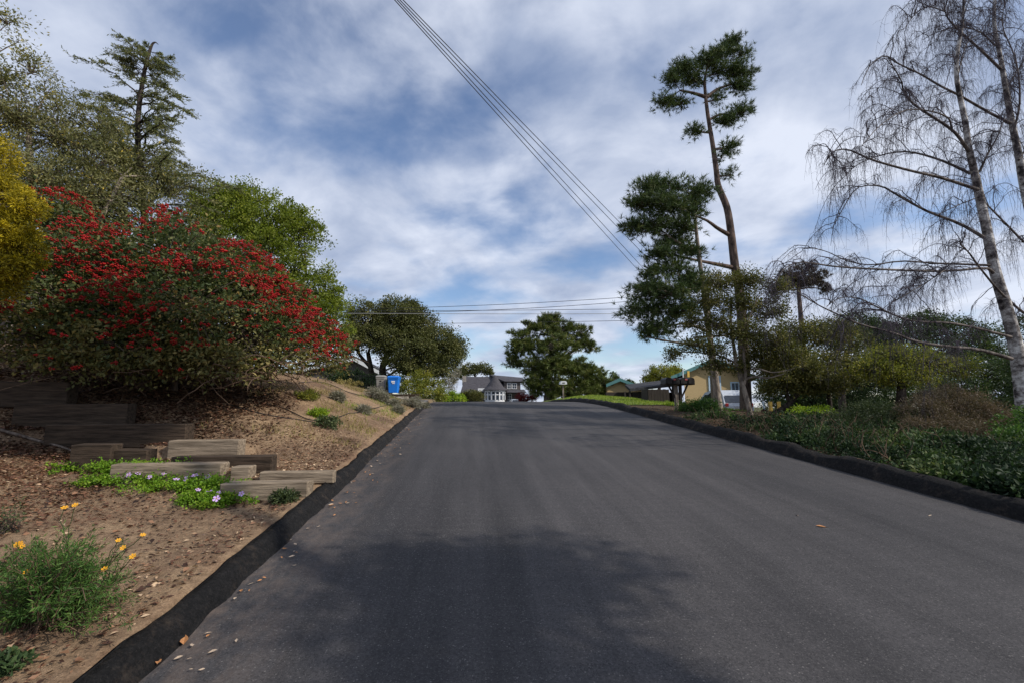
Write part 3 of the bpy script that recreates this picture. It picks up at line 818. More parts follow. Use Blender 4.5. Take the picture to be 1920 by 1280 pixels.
# ------------------------------------------------------------------ red-berried shrub
def berry_bush():
    rng = np.random.default_rng(12)
    base = np.array([-6.6, 10.2, gz(-6.6, 10.2)])
    t = thing('berry_shrub', 'huge arching evergreen shrub covered in red berry clusters on left bank', 'shrub', base)
    y = 9.6
    lob = [lobe_px(100, 425, 10.4, 60, 55), lobe_px(190, 520, 9.6, 120, 80), lobe_px(320, 500, 9.8, 110, 72), lobe_px(425, 530, 10.0, 90, 66),
           lobe_px(500, 585, 10.4, 76, 56), lobe_px(562, 628, 11.0, 66, 40), lobe_px(615, 652, 11.6, 44, 26), lobe_px(360, 590, 9.2, 130, 85),
           lobe_px(230, 600, 8.9, 120, 70), lobe_px(120, 570, 8.8, 90, 70), lobe_px(470, 640, 9.7, 110, 60), lobe_px(330, 660, 9.1, 90, 48), lobe_px(150, 455, 10.6, 60, 40), lobe_px(320, 425, 10.6, 36, 26),
           lobe_px(150, 650, 8.3, 90, 45), lobe_px(60, 630, 8.4, 80, 50), lobe_px(250, 660, 8.5, 90, 38), lobe_px(400, 674, 8.9, 90, 26), lobe_px(540, 666, 9.7, 66, 26), lobe_px(610, 672, 11.2, 40, 22)]
    stems = []
    for k, (c, r) in enumerate(lob):
        b = base + np.array([rng.normal(0, .4), rng.normal(0, .3), -.05]) + np.array([(c[0] - base[0]) * .25, 0, 0]); b[2] = gz(b[0], b[1])
        mid = (b + c) / 2 + np.array([0, 0, .25])
        stems.append(limb([b, mid, c - np.array([0, 0, .2 * r[2]])], .055, .02, 9))
    for l in stems:
        V, Q = limb_mesh([l], 6); mesh_obj('stem', V, Q, M['twig'], t, smooth=True)
    pts, out, idx = crown_points(rng, lob, 1500, .5, .62)
    pts[:, 2] = np.maximum(pts[:, 2], ground(pts[:, 0], pts[:, 1]) + .25)
    H = np.array([lob[i][0] for i in idx])
    tp = twig_paths(rng, H, pts, 5, .05, .1)
    V, Q = tubes(tp, np.linspace(.012, .004, 5)[None] * np.ones((len(tp), 1)), 4); mesh_obj('twigs', V, Q, M['twig'], t, kind='stuff')
    # bare grey-brown branches below the skirt
    a = []
    for k in range(230):
        q = P(rng.uniform(20, 560), rng.uniform(672, 712), rng.uniform(8.6, 11)); q2 = q + np.array([rng.normal(.3, .5), rng.normal(0, .5), rng.normal(-.12, .22)])
        a.append(np.stack([q, q2]))
    a = np.array(a); tp = twig_paths(rng, a[:, 0], a[:, 1], 6, .1, .12)
    tp[:, :, 2] = np.maximum(tp[:, :, 2], ground(tp[:, :, 0], tp[:, :, 1]) + .02)
    V, Q = tubes(tp, np.linspace(.013, .004, 6)[None] * np.ones((len(tp), 1)), 4); mesh_obj('bare_branches', V, Q, M['twig_dry'], t, kind='stuff')
    low = (pts[:, 2] < 3.0 + .5 * rng.normal(size=len(pts)))
    for nm, m, sel, per in (('foliage', M['f_berry'], ~low, 50), ('olive_foliage', M['f_berry_low'], low, 40)):
        C, A, Nn, L, W, T = foliage_cloud(rng, pts[sel], out[sel], per, .33, .42, .082, .04, .8)
        leaves(nm, m, t, C, A, Nn, L, W, T, kind='stuff')
    # berry clusters: outer shell, facing out
    bm = bmesh.new()
    for k in range(6):
        d = Vector(rdir(rng, 1)[0]) * .03
        s = bmesh.ops.create_icosphere(bm, subdivisions=1, radius=1)['verts'] if False else None
        vs_ = [bm.verts.new(Vector(q) * .019 + d) for q in ((1, 0, 0), (-1, 0, 0), (0, 1, 0), (0, -1, 0), (0, 0, 1), (0, 0, -1))]
        for f in ((0, 2, 4), (2, 1, 4), (1, 3, 4), (3, 0, 4), (2, 0, 5), (1, 2, 5), (3, 1, 5), (0, 3, 5)): bm.faces.new([vs_[i] for i in f])
    me = bpy.data.meshes.new('berry_cluster'); bm.to_mesh(me); bm.free()
    me.materials.append(M['berry']); me.polygons.foreach_set('use_smooth', np.ones(len(me.polygons), bool))
    bp, bo, bi = crown_points(rng, lob, 24000, .93, .25)
    # berries sit on the sunny front of the shrub, thinning out to the lower skirt
    inside = np.zeros(len(bp), bool)
    for c, r in lob: inside |= (np.sum(((bp - c) / (r * .86)) ** 2, 1) < 1)
    vis = (bo @ np.array([.35, -.8, .45])) > .1
    hz = np.clip((bp[:, 2] - 2.3) / 1.1, .04, 1)
    patch = np.clip(.5 + 1.5 * vnoise(bp[:, 0] * 1.3 + 3, bp[:, 2] * 1.5 + bp[:, 1]), .1, 1)
    ok = (~inside) & vis & (rng.random(len(bp)) < hz * patch)
    bp, bo = bp[ok] + bo[ok] * .1, bo[ok]
    bp = bp[:2100]; bo = bo[:2100]
    dist = np.linalg.norm(bp - EYE, axis=1); order = np.argsort(dist)
    mv = np.empty(len(me.vertices) * 3, np.float32); me.vertices.foreach_get('co', mv); mv = mv.reshape(-1, 3)
    fv = np.array([list(p.vertices) for p in me.polygons])
    loc = np.array(t.location)
    pick = set(order[::max(1, len(order) // 300)][:300].tolist())
    VV, FF, n0 = [], [], 0
    for k in range(len(bp)):
        s = rng.uniform(.6, 1.35); a = rng.uniform(0, 6.28)
        if k in pick:
            o = bpy.data.objects.new('berry_cluster', me); COL.objects.link(o); o.parent = t
            o.location = bp[k] - loc; o.scale = (s, s, s * .8); o.rotation_euler = (rng.normal(0, .6), rng.normal(0, .6), a)
        else:
            ca, sa = math.cos(a), math.sin(a)
            v = mv * np.array([s, s, s * .8]); v = np.stack([v[:, 0] * ca - v[:, 1] * sa, v[:, 0] * sa + v[:, 1] * ca, v[:, 2]], 1)
            VV.append(v + bp[k]); FF.append(fv + n0); n0 += len(v)
    mesh_obj('berries', np.vstack(VV), np.vstack(FF), M['berry'], t, smooth=True, kind='stuff')
berry_bush()

# ------------------------------------------------------------------ trees on the left
shrub('dark_hedge', 'dark evergreen hedge filling the gaps behind the red berry shrub', [lobe_px(60, 560, 12.8, 130, 110), lobe_px(200, 520, 13.2, 130, 110), lobe_px(340, 540, 13.4, 120, 110), lobe_px(450, 600, 13.6, 100, 80)], 17, 520, 60, (.11, .06), .35, M['f_dark'], cat_='hedge')
def cypress_gold():
    rng = np.random.default_rng(21)
    base = (-6.9, 6.9, gz(-6.9, 6.9))
    lob = [lobe_px(-10, 310, 7.0, 26, 48), lobe_px(-20, 370, 6.9, 48, 40), lobe_px(45, 385, 6.8, 26, 26), lobe_px(-10, 430, 6.75, 48, 36), lobe_px(52, 470, 7.0, 26, 26), lobe_px(5, 490, 6.8, 36, 32), lobe_px(-35, 530, 7.0, 50, 34), lobe_px(-70, 420, 7.2, 70, 110)]
    return tree('golden_cypress', 'golden yellow feathery cypress at left picture edge beside red berries', 'tree', base,
                [limb([base, (-6.95, 6.9, 3.0), (-7.0, 6.95, 4.6)], .11, .04, 10)], lob, 21, 520, 150, (.05, .013), .11, M['f_yellow'], M['bark_grey'], M['twig'], shell=.7, ragged=.25, up=.2, twig_r=.008)
cypress_gold()
# olive-grey tall shrub-tree, top left
b = (-10.4, 11.4, gz(-10.4, 11.4))
tree('olive_tree', 'tall loose olive green tree filling the top left behind yellow cypress', 'tree', b,
     [limb([b, (-10.3, 11.4, 5.4), (-10.6, 11.3, 8.2)], .14, .05, 10), limb([b, (-9.4, 11.6, 5.0), (-8.6, 11.6, 7.2)], .10, .04, 10), limb([b, (-11.4, 11.2, 5.5), (-11.8, 11.2, 9.6)], .10, .03, 10)],
     [lobe_px(30, 210, 11.3, 75, 70), lobe_px(110, 250, 11.6, 70, 60), lobe_px(170, 300, 11.8, 70, 60), lobe_px(90, 330, 11.2, 110, 60), lobe_px(230, 370, 12.2, 90, 45),
      lobe_px(60, 130, 11.2, 26, 36), lobe_px(15, 40, 11.0, 26, 20), lobe_px(85, 175, 11.4, 30, 25), lobe_px(5, 150, 11.2, 36, 36), lobe_px(35, 75, 11.2, 18, 18), lobe_px(-80, 200, 11.2, 80, 110), lobe_px(250, 300, 12.6, 80, 55), lobe_px(310, 350, 12.8, 65, 50), lobe_px(190, 235, 12, 55, 35), lobe_px(150, 370, 11.4, 110, 60)],
     31, 860, 58, (.075, .026), .30, M['f_olive'], M['bark_grey'], M['twig'], shell=.25, ragged=.55, twig_r=.012)

def feathery_conifer():
    rng = np.random.default_rng(8)
    y = 13.2
    base = np.array([P(292, 480, y)[0], y, 0]); base[2] = gz(base[0], base[1])
    t = thing('feathery_conifer', 'feathery dark conifer with pointed bent tip above red berry shrub', 'tree', base)
    tr = [base, P(270, 400, y), P(258, 250, y), P(268, 150, y), P(282, 92, y), P(290, 80, y), P(297, 84, y)]
    tp, trr = limb(tr, .10, .006, 40)
    V, Q = limb_mesh([(tp, trr)], 7); mesh_obj('trunk', V, Q, M['bark_dark'], t, smooth=True)
    top = tp[-1][2]; bot = base[2] + 2.3
    br, tw, LC, LA, LT = [], [], [], [], []
    for k in range(135):
        u = rng.random() ** .85
        z = bot + (top - .1 - bot) * u
        i = np.argmin(np.abs(tp[:, 2] - z)); o = tp[i]
        ln = (.12 + 2.7 * (1 - u) ** .7) * rng.uniform(.35, 1.15); z -= .25 * u
        a = rng.uniform(0, 2 * math.pi)
        d = np.array([math.cos(a), math.sin(a), 0])
        lift = rng.uniform(.1, 1.3)
        s = np.linspace(0, 1, 8)[:, None]
        p = o + d * ln * s + np.array([0, 0, 1]) * (ln * (lift * s - (.45 * lift + .16) * s * s))
        p[1:] += np.cumsum(rng.normal(size=(7, 3)) * .035 * ln, 0)
        br.append((p, np.linspace(.006 + .012 * ln, .004, 8)))
        m = int(6 + 15 * ln)
        for q in range(m):
            f = rng.uniform(.18, 1); j = int(f * 7 - 1e-6); c = p[j] + (p[min(j + 1, 7)] - p[j]) * (f * 7 - j)
            side = np.cross(d, [0, 0, 1]) * rng.choice([-1, 1])
            dirv = nrm((d * .9 + side * rng.uniform(.1, .9) + np.array([0, 0, rng.uniform(-.35, .3)]))[None])[0]
            l2 = rng.uniform(.15, .5) * (1.15 - .5 * f) * min(1, ln + .25)
            e = c + dirv * l2 + np.array([0, 0, -.18 * l2])
            tw.append((c, e))
            w = rng.integers(9, 17)
            ss = rng.random((w, 1))
            LC.append(c + (e - c) * ss); LA.append(dirv + rng.normal(size=(w, 3)) * .75); LT.append(np.clip(rng.normal(.4, .22, w), 0, 1))
    for l in br:
        V, Q = limb_mesh([l], 5); mesh_obj('bough', V, Q, M['bark_dark'], t, smooth=True)
    tw = np.array(tw); pp = np.stack([tw[:, 0], (tw[:, 0] + tw[:, 1]) / 2 + [0, 0, .01], tw[:, 1]], 1)
    V, Q = tubes(pp, np.array([[.006, .004, .002]]) * np.ones((len(pp), 1)), 3); mesh_obj('twigs', V, Q, M['bark_dark'], t, kind='stuff')
    LC = np.vstack(LC); LA = np.vstack(LA); LT = np.concatenate(LT)
    leaves('crown', M['f_juniper'], t, LC, LA, rdir(rng, len(LC)), .055 + .05 * rng.random(len(LC)), .022, LT, kind='stuff')
feathery_conifer()

b = (-8.6, 18.2, gz(-8.6, 18.2))
tree('green_oak', 'bright green leafy oak rising behind the red berry shrub', 'tree', b,
     [limb([b, (-8.5, 18.2, 4.5), (-8.2, 18.1, 6.2)], .24, .12, 10, flare=.5), limb([(-8.5, 18.2, 4.3), (-7.2, 18, 5.6), (-6.2, 17.8, 6.4)], .13, .06, 9), limb([(-8.4, 18.2, 4.9), (-9.8, 18, 6.6), (-10.4, 18, 7.8)], .13, .05, 9)],
     [lobe_px(395, 375, 18.2, 40, 36), lobe_px(450, 400, 18, 55, 46), lobe_px(510, 420, 18, 58, 50), lobe_px(560, 440, 18.2, 45, 45), lobe_px(420, 450, 17.4, 60, 50), lobe_px(490, 480, 17.2, 65, 50),
      lobe_px(555, 500, 17.4, 48, 42), lobe_px(605, 545, 17.6, 50, 44), lobe_px(550, 560, 17, 62, 52), lobe_px(595, 595, 17, 52, 44), lobe_px(570, 415, 18.2, 30, 26), lobe_px(440, 372, 18.2, 34, 22), lobe_px(380, 420, 18.4, 45, 50), lobe_px(470, 350 + 20, 18.8, 40, 22), lobe_px(630, 580, 18, 22, 24), lobe_px(620, 625, 17.8, 40, 30)],
     44, 760, 95, (.085, .05), .30, M['f_bright'], M['bark_dark'], M['bark_dark'], shell=.45, ragged=.6, twig_r=.014)
b = (P(705, 735, 33)[0], 33.0, 0); b = (b[0], b[1], gz(b[0], b[1]))
c0 = P(712, 700, 33)
tree('dark_live_oak', 'broad dark green live oak behind the two bins', 'tree', b,
     [limb([b, P(697, 700, 33), P(690, 660, 33)], .26, .14, 8, flare=.4), limb([np.array(b) + [.8, .2, 0], P(717, 690, 33), P(735, 650, 33)], .3, .16, 8, flare=.4), limb([P(717, 685, 33), P(760, 660, 33), P(810, 640, 33)], .16, .07, 8), limb([P(697, 690, 33), P(672, 660, 33), P(665, 620, 33)], .14, .07, 8)],
     [lobe_px(690, 605, 33, 45, 38), lobe_px(745, 595, 33, 45, 36), lobe_px(780, 615, 33, 40, 36), lobe_px(702, 636, 32, 48, 24), lobe_px(765, 655, 32, 52, 36), lobe_px(825, 640, 33, 36, 28), lobe_px(840, 665, 33, 34, 32),
      lobe_px(805, 685, 32.5, 42, 26), lobe_px(762, 688, 32, 34, 14), lobe_px(860, 650, 33.5, 15, 18), lobe_px(770, 580, 33.5, 22, 14), lobe_px(662, 640, 33, 18, 24)],
     52, 900, 90, (.13, .075), .45, M['f_oak'], M['bark_dark'], M['bark_dark'], shell=.5, ragged=.35, twig_r=.02)
b = P(895, 752, 75); b = np.array([b[0], b[1], gz(b[0], b[1])])
tree('distant_oak', 'small distant green tree showing over the grey house roof', 'tree', b, [limb([b, P(893, 725, 75), P(890, 700, 75)], .3, .15, 6)],
     [lobe_px(885, 692, 75, 20, 10), lobe_px(905, 690, 75, 15, 9), lobe_px(868, 697, 75, 12, 12), lobe_px(915, 696, 75, 9, 7)], 61, 130, 40, (.25, .14), .5, M['f_oak'], M['bark_dark'], twig_r=.03)
# centre pine
b = P(1030, 752, 44); b = np.array([b[0], b[1], gz(b[0], b[1])])
pine('spreading_pine', 'full spreading green pine in the middle, right of the grey house', b,
     [limb([b, P(1028, 700, 44), P(1035, 650, 44), P(1037, 605, 44)], .42, .09, 12, flare=.4), limb([P(1028, 700, 44), P(1004, 670, 44), P(984, 640, 44)], .2, .08, 8), limb([P(1030, 690, 44), P(1070, 660, 44), P(1095, 645, 44)], .2, .07, 8)],
     [lobe_px(1030, 598, 44, 22, 11), lobe_px(1045, 618, 44, 32, 18), lobe_px(1005, 612, 44, 22, 12), lobe_px(1085, 622, 44, 20, 15), lobe_px(978, 632, 44, 24, 16), lobe_px(1040, 645, 43, 42, 18), lobe_px(985, 650, 43.5, 30, 14),
      lobe_px(1090, 645, 44, 30, 14), lobe_px(1110, 652, 44.5, 14, 8), lobe_px(966, 674, 44, 18, 12), lobe_px(1008, 685, 43, 32, 22), lobe_px(1050, 685, 42.5, 42, 24), lobe_px(1095, 695, 43, 38, 24), lobe_px(1004, 718, 43, 24, 18),
      lobe_px(1034, 722, 42.5, 46, 22), lobe_px(1085, 728, 42.5, 44, 20), lobe_px(1120, 722, 43, 24, 22), lobe_px(1130, 742, 43, 14, 12)],
     66, 820, 9, 15, .46, .36, .05, M['f_pine2'], M['bark_grey'], twig_r=.04, ragged=.75, shell=.35)
for (px, py, y, w, h, lab, sd) in ((1152, 706, 60, 7, 9, 'tiny distant pine top poking up left of the tan house gable', 1), (1178, 716, 62, 9, 5, 'low distant tree line just right of the small teal gable peak', 2)):
    b = P(px, 752, y); b = np.array([b[0], b[1], gz(b[0], b[1])])
    tree('distant_tree', lab, 'tree', b, [limb([b, P(px, py + 8, y)], .18, .1, 5)], [lobe_px(px, py, y, w, h), lobe_px(px + 6, py + 6, y, w, h * .8)], 70 + sd, 40, 40, (.2, .11), .35, M['f_dark'], M['bark_dark'], twig_r=.03)
b = P(1235, 760, 48); b = np.array([b[0], b[1], gz(b[0], b[1])])
tree('yellowish_tree', 'rounded green tree behind the carport roof of the tan house', 'tree', b, [limb([b, P(1236, 730, 48), P(1238, 705, 48)], .25, .12, 6)],
     [lobe_px(1240, 700, 48, 28, 15), lobe_px(1220, 712, 48, 16, 9), lobe_px(1262, 696, 49, 18, 12)], 74, 170, 46, (.16, .09), .4, M['f_yg'], M['bark_dark'], twig_r=.03)

# ------------------------------------------------------------------ trees on the right
yp = 18.5
b = P(1398, 760, yp); b = np.array([b[0], b[1], gz(b[0], b[1])])
pine('tall_pine', 'very tall leaning pine with bare trunk and small high crown', b,
     [limb([b, P(1396, 690, yp), P(1388, 560, yp), P(1378, 500, yp), P(1371, 440, yp), P(1363, 390, yp), P(1347, 350, yp), P(1343, 320, yp), P(1336, 270, yp), P(1327, 215, yp), P(1322, 170, yp), P(1322, 145, yp), P(1330, 112, yp)], .225, .04, 44, flare=.15),
      limb([P(1366, 440, yp), P(1345, 428, yp - .3), P(1322, 412, yp - .8), P(1280, 398, yp - 1.6)], .10, .03, 9), limb([P(1374, 502, yp), P(1340, 495, yp - .4), P(1305, 488, yp - 1), P(1260, 478, yp - 1.8)], .10, .03, 10),
      limb([P(1325, 183, yp), P(1300, 175, yp), P(1275, 170, yp)], .09, .04, 7), limb([P(1325, 183, yp), P(1345, 168, yp), P(1372, 158, yp)], .09, .04, 7), limb([P(1330, 225, yp), P(1350, 215, yp), P(1372, 215, yp)], .06, .03, 7)],
     [lobe_px(1375, 80, yp, 16, 14), lobe_px(1352, 100, yp, 24, 15), lobe_px(1388, 100, yp, 18, 13), lobe_px(1322, 115, yp, 28, 14), lobe_px(1282, 128, yp, 24, 16), lobe_px(1262, 150, yp, 20, 15), lobe_px(1246, 190, yp, 18, 14), lobe_px(1272, 195, yp + .4, 22, 11),
      lobe_px(1300, 150, yp, 24, 13), lobe_px(1345, 135, yp, 22, 14), lobe_px(1380, 135, yp, 24, 16), lobe_px(1402, 138, yp, 14, 9), lobe_px(1385, 162, yp, 24, 12), lobe_px(1390, 210, yp, 24, 14), lobe_px(1360, 225, yp, 20, 13), lobe_px(1345, 185, yp, 14, 9),
      lobe_px(1303, 242, yp, 15, 12), lobe_px(1365, 275, yp, 15, 15), lobe_px(1352, 295, yp, 12, 8), lobe_px(1370, 326, yp, 11, 10)],
     81, 700, 5, 13, .36, .21, .021, M['f_pine'], M['bark_pine'], twig_r=.014, shell=.15, ragged=.9)
y2 = 16.5
b = P(1348, 772, y2); b = np.array([b[0], b[1], gz(b[0], b[1])])
pine('dense_pine', 'dense dark pine with drooping tufts beside the tall bare-trunked pine', b,
     [limb([b, P(1340, 700, y2), P(1328, 610, y2), P(1316, 520, y2), P(1305, 430, y2), P(1300, 370, y2)], .14, .05, 20, flare=.2),
      limb([P(1310, 470, y2), P(1280, 460, y2), P(1250, 440, y2)], .07, .03, 7), limb([P(1318, 540, y2), P(1280, 545, y2), P(1225, 560, y2)], .08, .03, 7)],
     [lobe_px(1225, 352, y2, 38, 18), lobe_px(1262, 350, y2, 30, 16), lobe_px(1310, 358, y2, 28, 22), lobe_px(1205, 385, y2, 34, 18), lobe_px(1250, 385, y2 - .4, 42, 20), lobe_px(1295, 390, y2, 32, 22), lobe_px(1185, 425, y2, 20, 14), lobe_px(1225, 425, y2, 42, 18), lobe_px(1280, 425, y2, 34, 18), lobe_px(1260, 455, y2 + .4, 34, 10),
      lobe_px(1240, 475, y2, 28, 16), lobe_px(1290, 470, y2, 28, 12), lobe_px(1225, 510, y2, 24, 18), lobe_px(1265, 500, y2, 36, 18), lobe_px(1215, 545, y2, 36, 20), lobe_px(1260, 545, y2 - .4, 44, 24), lobe_px(1300, 530, y2, 34, 22), lobe_px(1185, 585, y2, 28, 14), lobe_px(1230, 580, y2, 44, 18), lobe_px(1280, 580, y2, 34, 20),
      lobe_px(1225, 615, y2, 30, 15), lobe_px(1215, 630, y2, 20, 8), lobe_px(1270, 610, y2, 22, 14)],
     83, 820, 6, 14, .36, .22, .023, M['f_pine'], M['bark_grey'], twig_r=.012, shell=.2, ragged=.8)

y3 = 13.8
b = G(1408, 786); b = np.array([P(1408, 786, y3)[0], y3, 0]); b[2] = gz(b[0], b[1])
tree('pale_trunk_oak', 'small open oak with pale forked trunk and sparse brownish green leaves', 'tree', b,
     [limb([b, P(1402, 755, y3), P(1393, 722, y3)], .085, .07, 8, flare=.3), limb([P(1393, 724, y3), P(1383, 690, y3), P(1376, 650, y3), P(1370, 600, y3), P(1372, 560, y3 + .2)], .075, .03, 12),
      limb([P(1393, 724, y3), P(1398, 700, y3 - .1), P(1394, 660, y3 - .2), P(1400, 610, y3 - .3), P(1420, 560, y3 - .3)], .06, .02, 12), limb([P(1396, 712, y3), P(1412, 706, y3 - .2), P(1440, 708, y3 - .5), P(1470, 700, y3 - .6)], .04, .015, 9),
      limb([P(1397, 695, y3), P(1420, 690, y3 - .4), P(1450, 698, y3 - .7), P(1490, 690, y3 - .8)], .03, .012, 9), limb([P(1380, 680, y3), P(1345, 665, y3), P(1300, 660, y3 + .2), P(1255, 660, y3 + .3)], .035, .012, 10), limb([P(1374, 630, y3), P(1340, 610, y3), P(1310, 600, y3)], .03, .012, 8)],
     [lobe_px(1345, 530, y3, 36, 24), lobe_px(1400, 525, y3, 42, 22), lobe_px(1450, 545, y3, 30, 26), lobe_px(1330, 565, y3, 40, 24), lobe_px(1385, 570, y3, 42, 30), lobe_px(1440, 585, y3, 40, 28), lobe_px(1345, 610, y3, 40, 26), lobe_px(1400, 625, y3 - .3, 44, 28), lobe_px(1300, 645, y3, 34, 18), lobe_px(1262, 662, y3, 22, 14), lobe_px(1340, 655, y3 - .2, 34, 14),
      lobe_px(1450, 640, y3 - .5, 40, 30), lobe_px(1480, 665, y3 - .6, 40, 28), lobe_px(1300, 600, y3 + .3, 26, 18), lobe_px(1345, 685, y3, 36, 14), lobe_px(1385, 685, y3, 26, 16), lobe_px(1440, 695, y3, 40, 20), lobe_px(1420, 665, y3, 40, 20)],
     88, 980, 36, (.066, .038), .22, M['f_oak2'], M['bark_grey'], M['bark_grey'], shell=.2, ragged=.5, twig_r=.009)
y4 = 17.0
b = P(1432, 790, y4); b = np.array([b[0], b[1], gz(b[0], b[1])])
tree('dark_spreading_oak', 'dense dark oak with leaning black trunk right of the pale-trunked oak', 'tree', b,
     [limb([b, P(1450, 775, y4), P(1480, 755, y4), P(1505, 725, y4)], .13, .08, 10, flare=.4), limb([P(1490, 745, y4), P(1520, 710, y4), P(1560, 680, y4)], .08, .04, 8), limb([P(1480, 755, y4), P(1470, 715, y4), P(1455, 680, y4)], .07, .03, 8), limb([P(1555, 790, y4), P(1555, 750, y4), P(1545, 700, y4)], .11, .06, 8)],
     [lobe_px(1500, 632, y4, 55, 34), lobe_px(1560, 622, y4, 45, 30), lobe_px(1465, 680, y4, 42, 34), lobe_px(1525, 685, y4 - .6, 60, 32), lobe_px(1585, 680, y4, 40, 34), lobe_px(1490, 715, y4, 55, 24), lobe_px(1550, 715, y4 - .5, 50, 24), lobe_px(1610, 705, y4, 26, 22), lobe_px(1600, 640, y4 + 1, 34, 24), lobe_px(1450, 720, y4 + .5, 26, 22)],
     91, 640, 56, (.08, .046), .27, M['f_oak2'], M['bark_dark'], M['bark_dark'], shell=.4, ragged=.4, twig_r=.011)
y5 = 30.0
b = P(1512, 790, y5); b = np.array([b[0], b[1], gz(b[0], b[1])])
pine('umbrella_pine', 'distant brown flat-topped pine on thin trunk between oak and birch', b,
     [limb([b, P(1508, 680, y5), P(1502, 600, y5), P(1497, 540, y5), P(1497, 515, y5)], .22, .1, 16)],
     [lobe_px(1480, 520, y5, 22, 14), lobe_px(1508, 508, y5, 24, 14), lobe_px(1535, 520, y5, 22, 14), lobe_px(1470, 540, y5, 14, 10), lobe_px(1545, 540, y5, 12, 10), lobe_px(1505, 530, y5, 40, 8)],
     93, 130, 7, 15, .32, .26, .035, M['f_brownpine'], M['bark_pine'], twig_r=.025)
def bg_tree(px, py, y, lobs, lab, seed, mat, cl=300, per=60, name='background_tree', leaf=.1):
    b = P(px, py, y); b = np.array([b[0], b[1], gz(b[0], b[1])]); top = lobs[0]
    tree(name, lab, 'tree', b, [limb([b, P(px, (py + top[1]) / 2, y), P(top[0], top[1] + 10, y)], .2, .08, 9, flare=.3)],
         [lobe_px(l[0], l[1], y + (l[4] if len(l) > 4 else 0), l[2], l[3]) for l in lobs], seed, cl, per, (leaf, leaf * .5), .03 * y / 2 + .1, mat, M['bark_dark'], twig_r=.016, group='trees behind the right planting')
bg_tree(1740, 790, 27, [(1740, 605, 45, 22), (1700, 622, 50, 30), (1790, 622, 50, 30), (1650, 625, 40, 26), (1850, 630, 40, 28), (1745, 660, 80, 30), (1830, 655, 50, 26), (1690, 680, 50, 30), (1860, 680, 40, 30), (1660, 650, 30, 26)], 'wide dark pine-like tree behind the lowest birch limbs', 101, M['f_dark'], 420, 70, leaf=.14)
bg_tree(1690, 800, 15, [(1690, 668, 46, 22), (1640, 690, 40, 24), (1740, 680, 48, 26), (1800, 690, 36, 20), (1700, 705, 60, 20), (1660, 668, 30, 16)], 'yellow green small tree with thin pale stem among right bushes', 103, M['f_yg'], 330, 46, leaf=.075)
bg_tree(1850, 800, 19, [(1850, 700, 50, 34), (1800, 735, 45, 34), (1880, 745, 50, 40), (1760, 750, 40, 30), (1840, 770, 60, 30), (1920, 700, 50, 50)], 'dark green evergreen behind the brown bush, next to birch trunk', 105, M['f_dark'], 360, 66, leaf=.1)
bg_tree(1580, 790, 24, [(1600, 612, 40, 26), (1645, 622, 36, 26), (1570, 640, 30, 26), (1640, 680, 36, 26), (1600, 700, 40, 26), (1650, 720, 26, 18)], 'bluish dark evergreen just right of the dense dark oak', 107, M['f_dark'], 260, 60, leaf=.12)
bg_tree(1500, 800, 30, [(1500, 690, 50, 40), (1460, 740, 40, 40), (1520, 750, 60, 40), (1580, 740, 60, 46), (1550, 790, 70, 30)], 'dark evergreen filling the gap below the dense dark oak', 111, M['f_dark'], 420, 70, leaf=.15)
bg_tree(1660, 800, 33, [(1660, 700, 40, 30), (1640, 745, 60, 36), (1700, 750, 60, 36), (1760, 730, 50, 40), (1660, 785, 80, 30), (1780, 785, 80, 30)], 'dark far evergreen below the yellow green tree', 113, M['f_dark'], 420, 70, leaf=.16)
bg_tree(1960, 800, 14, [(1950, 690, 60, 60), (1960, 760, 60, 50), (1940, 620, 40, 50)], 'dark foliage of evergreen at right picture edge behind birch', 109, M['f_dark'], 200, 60, leaf=.09)

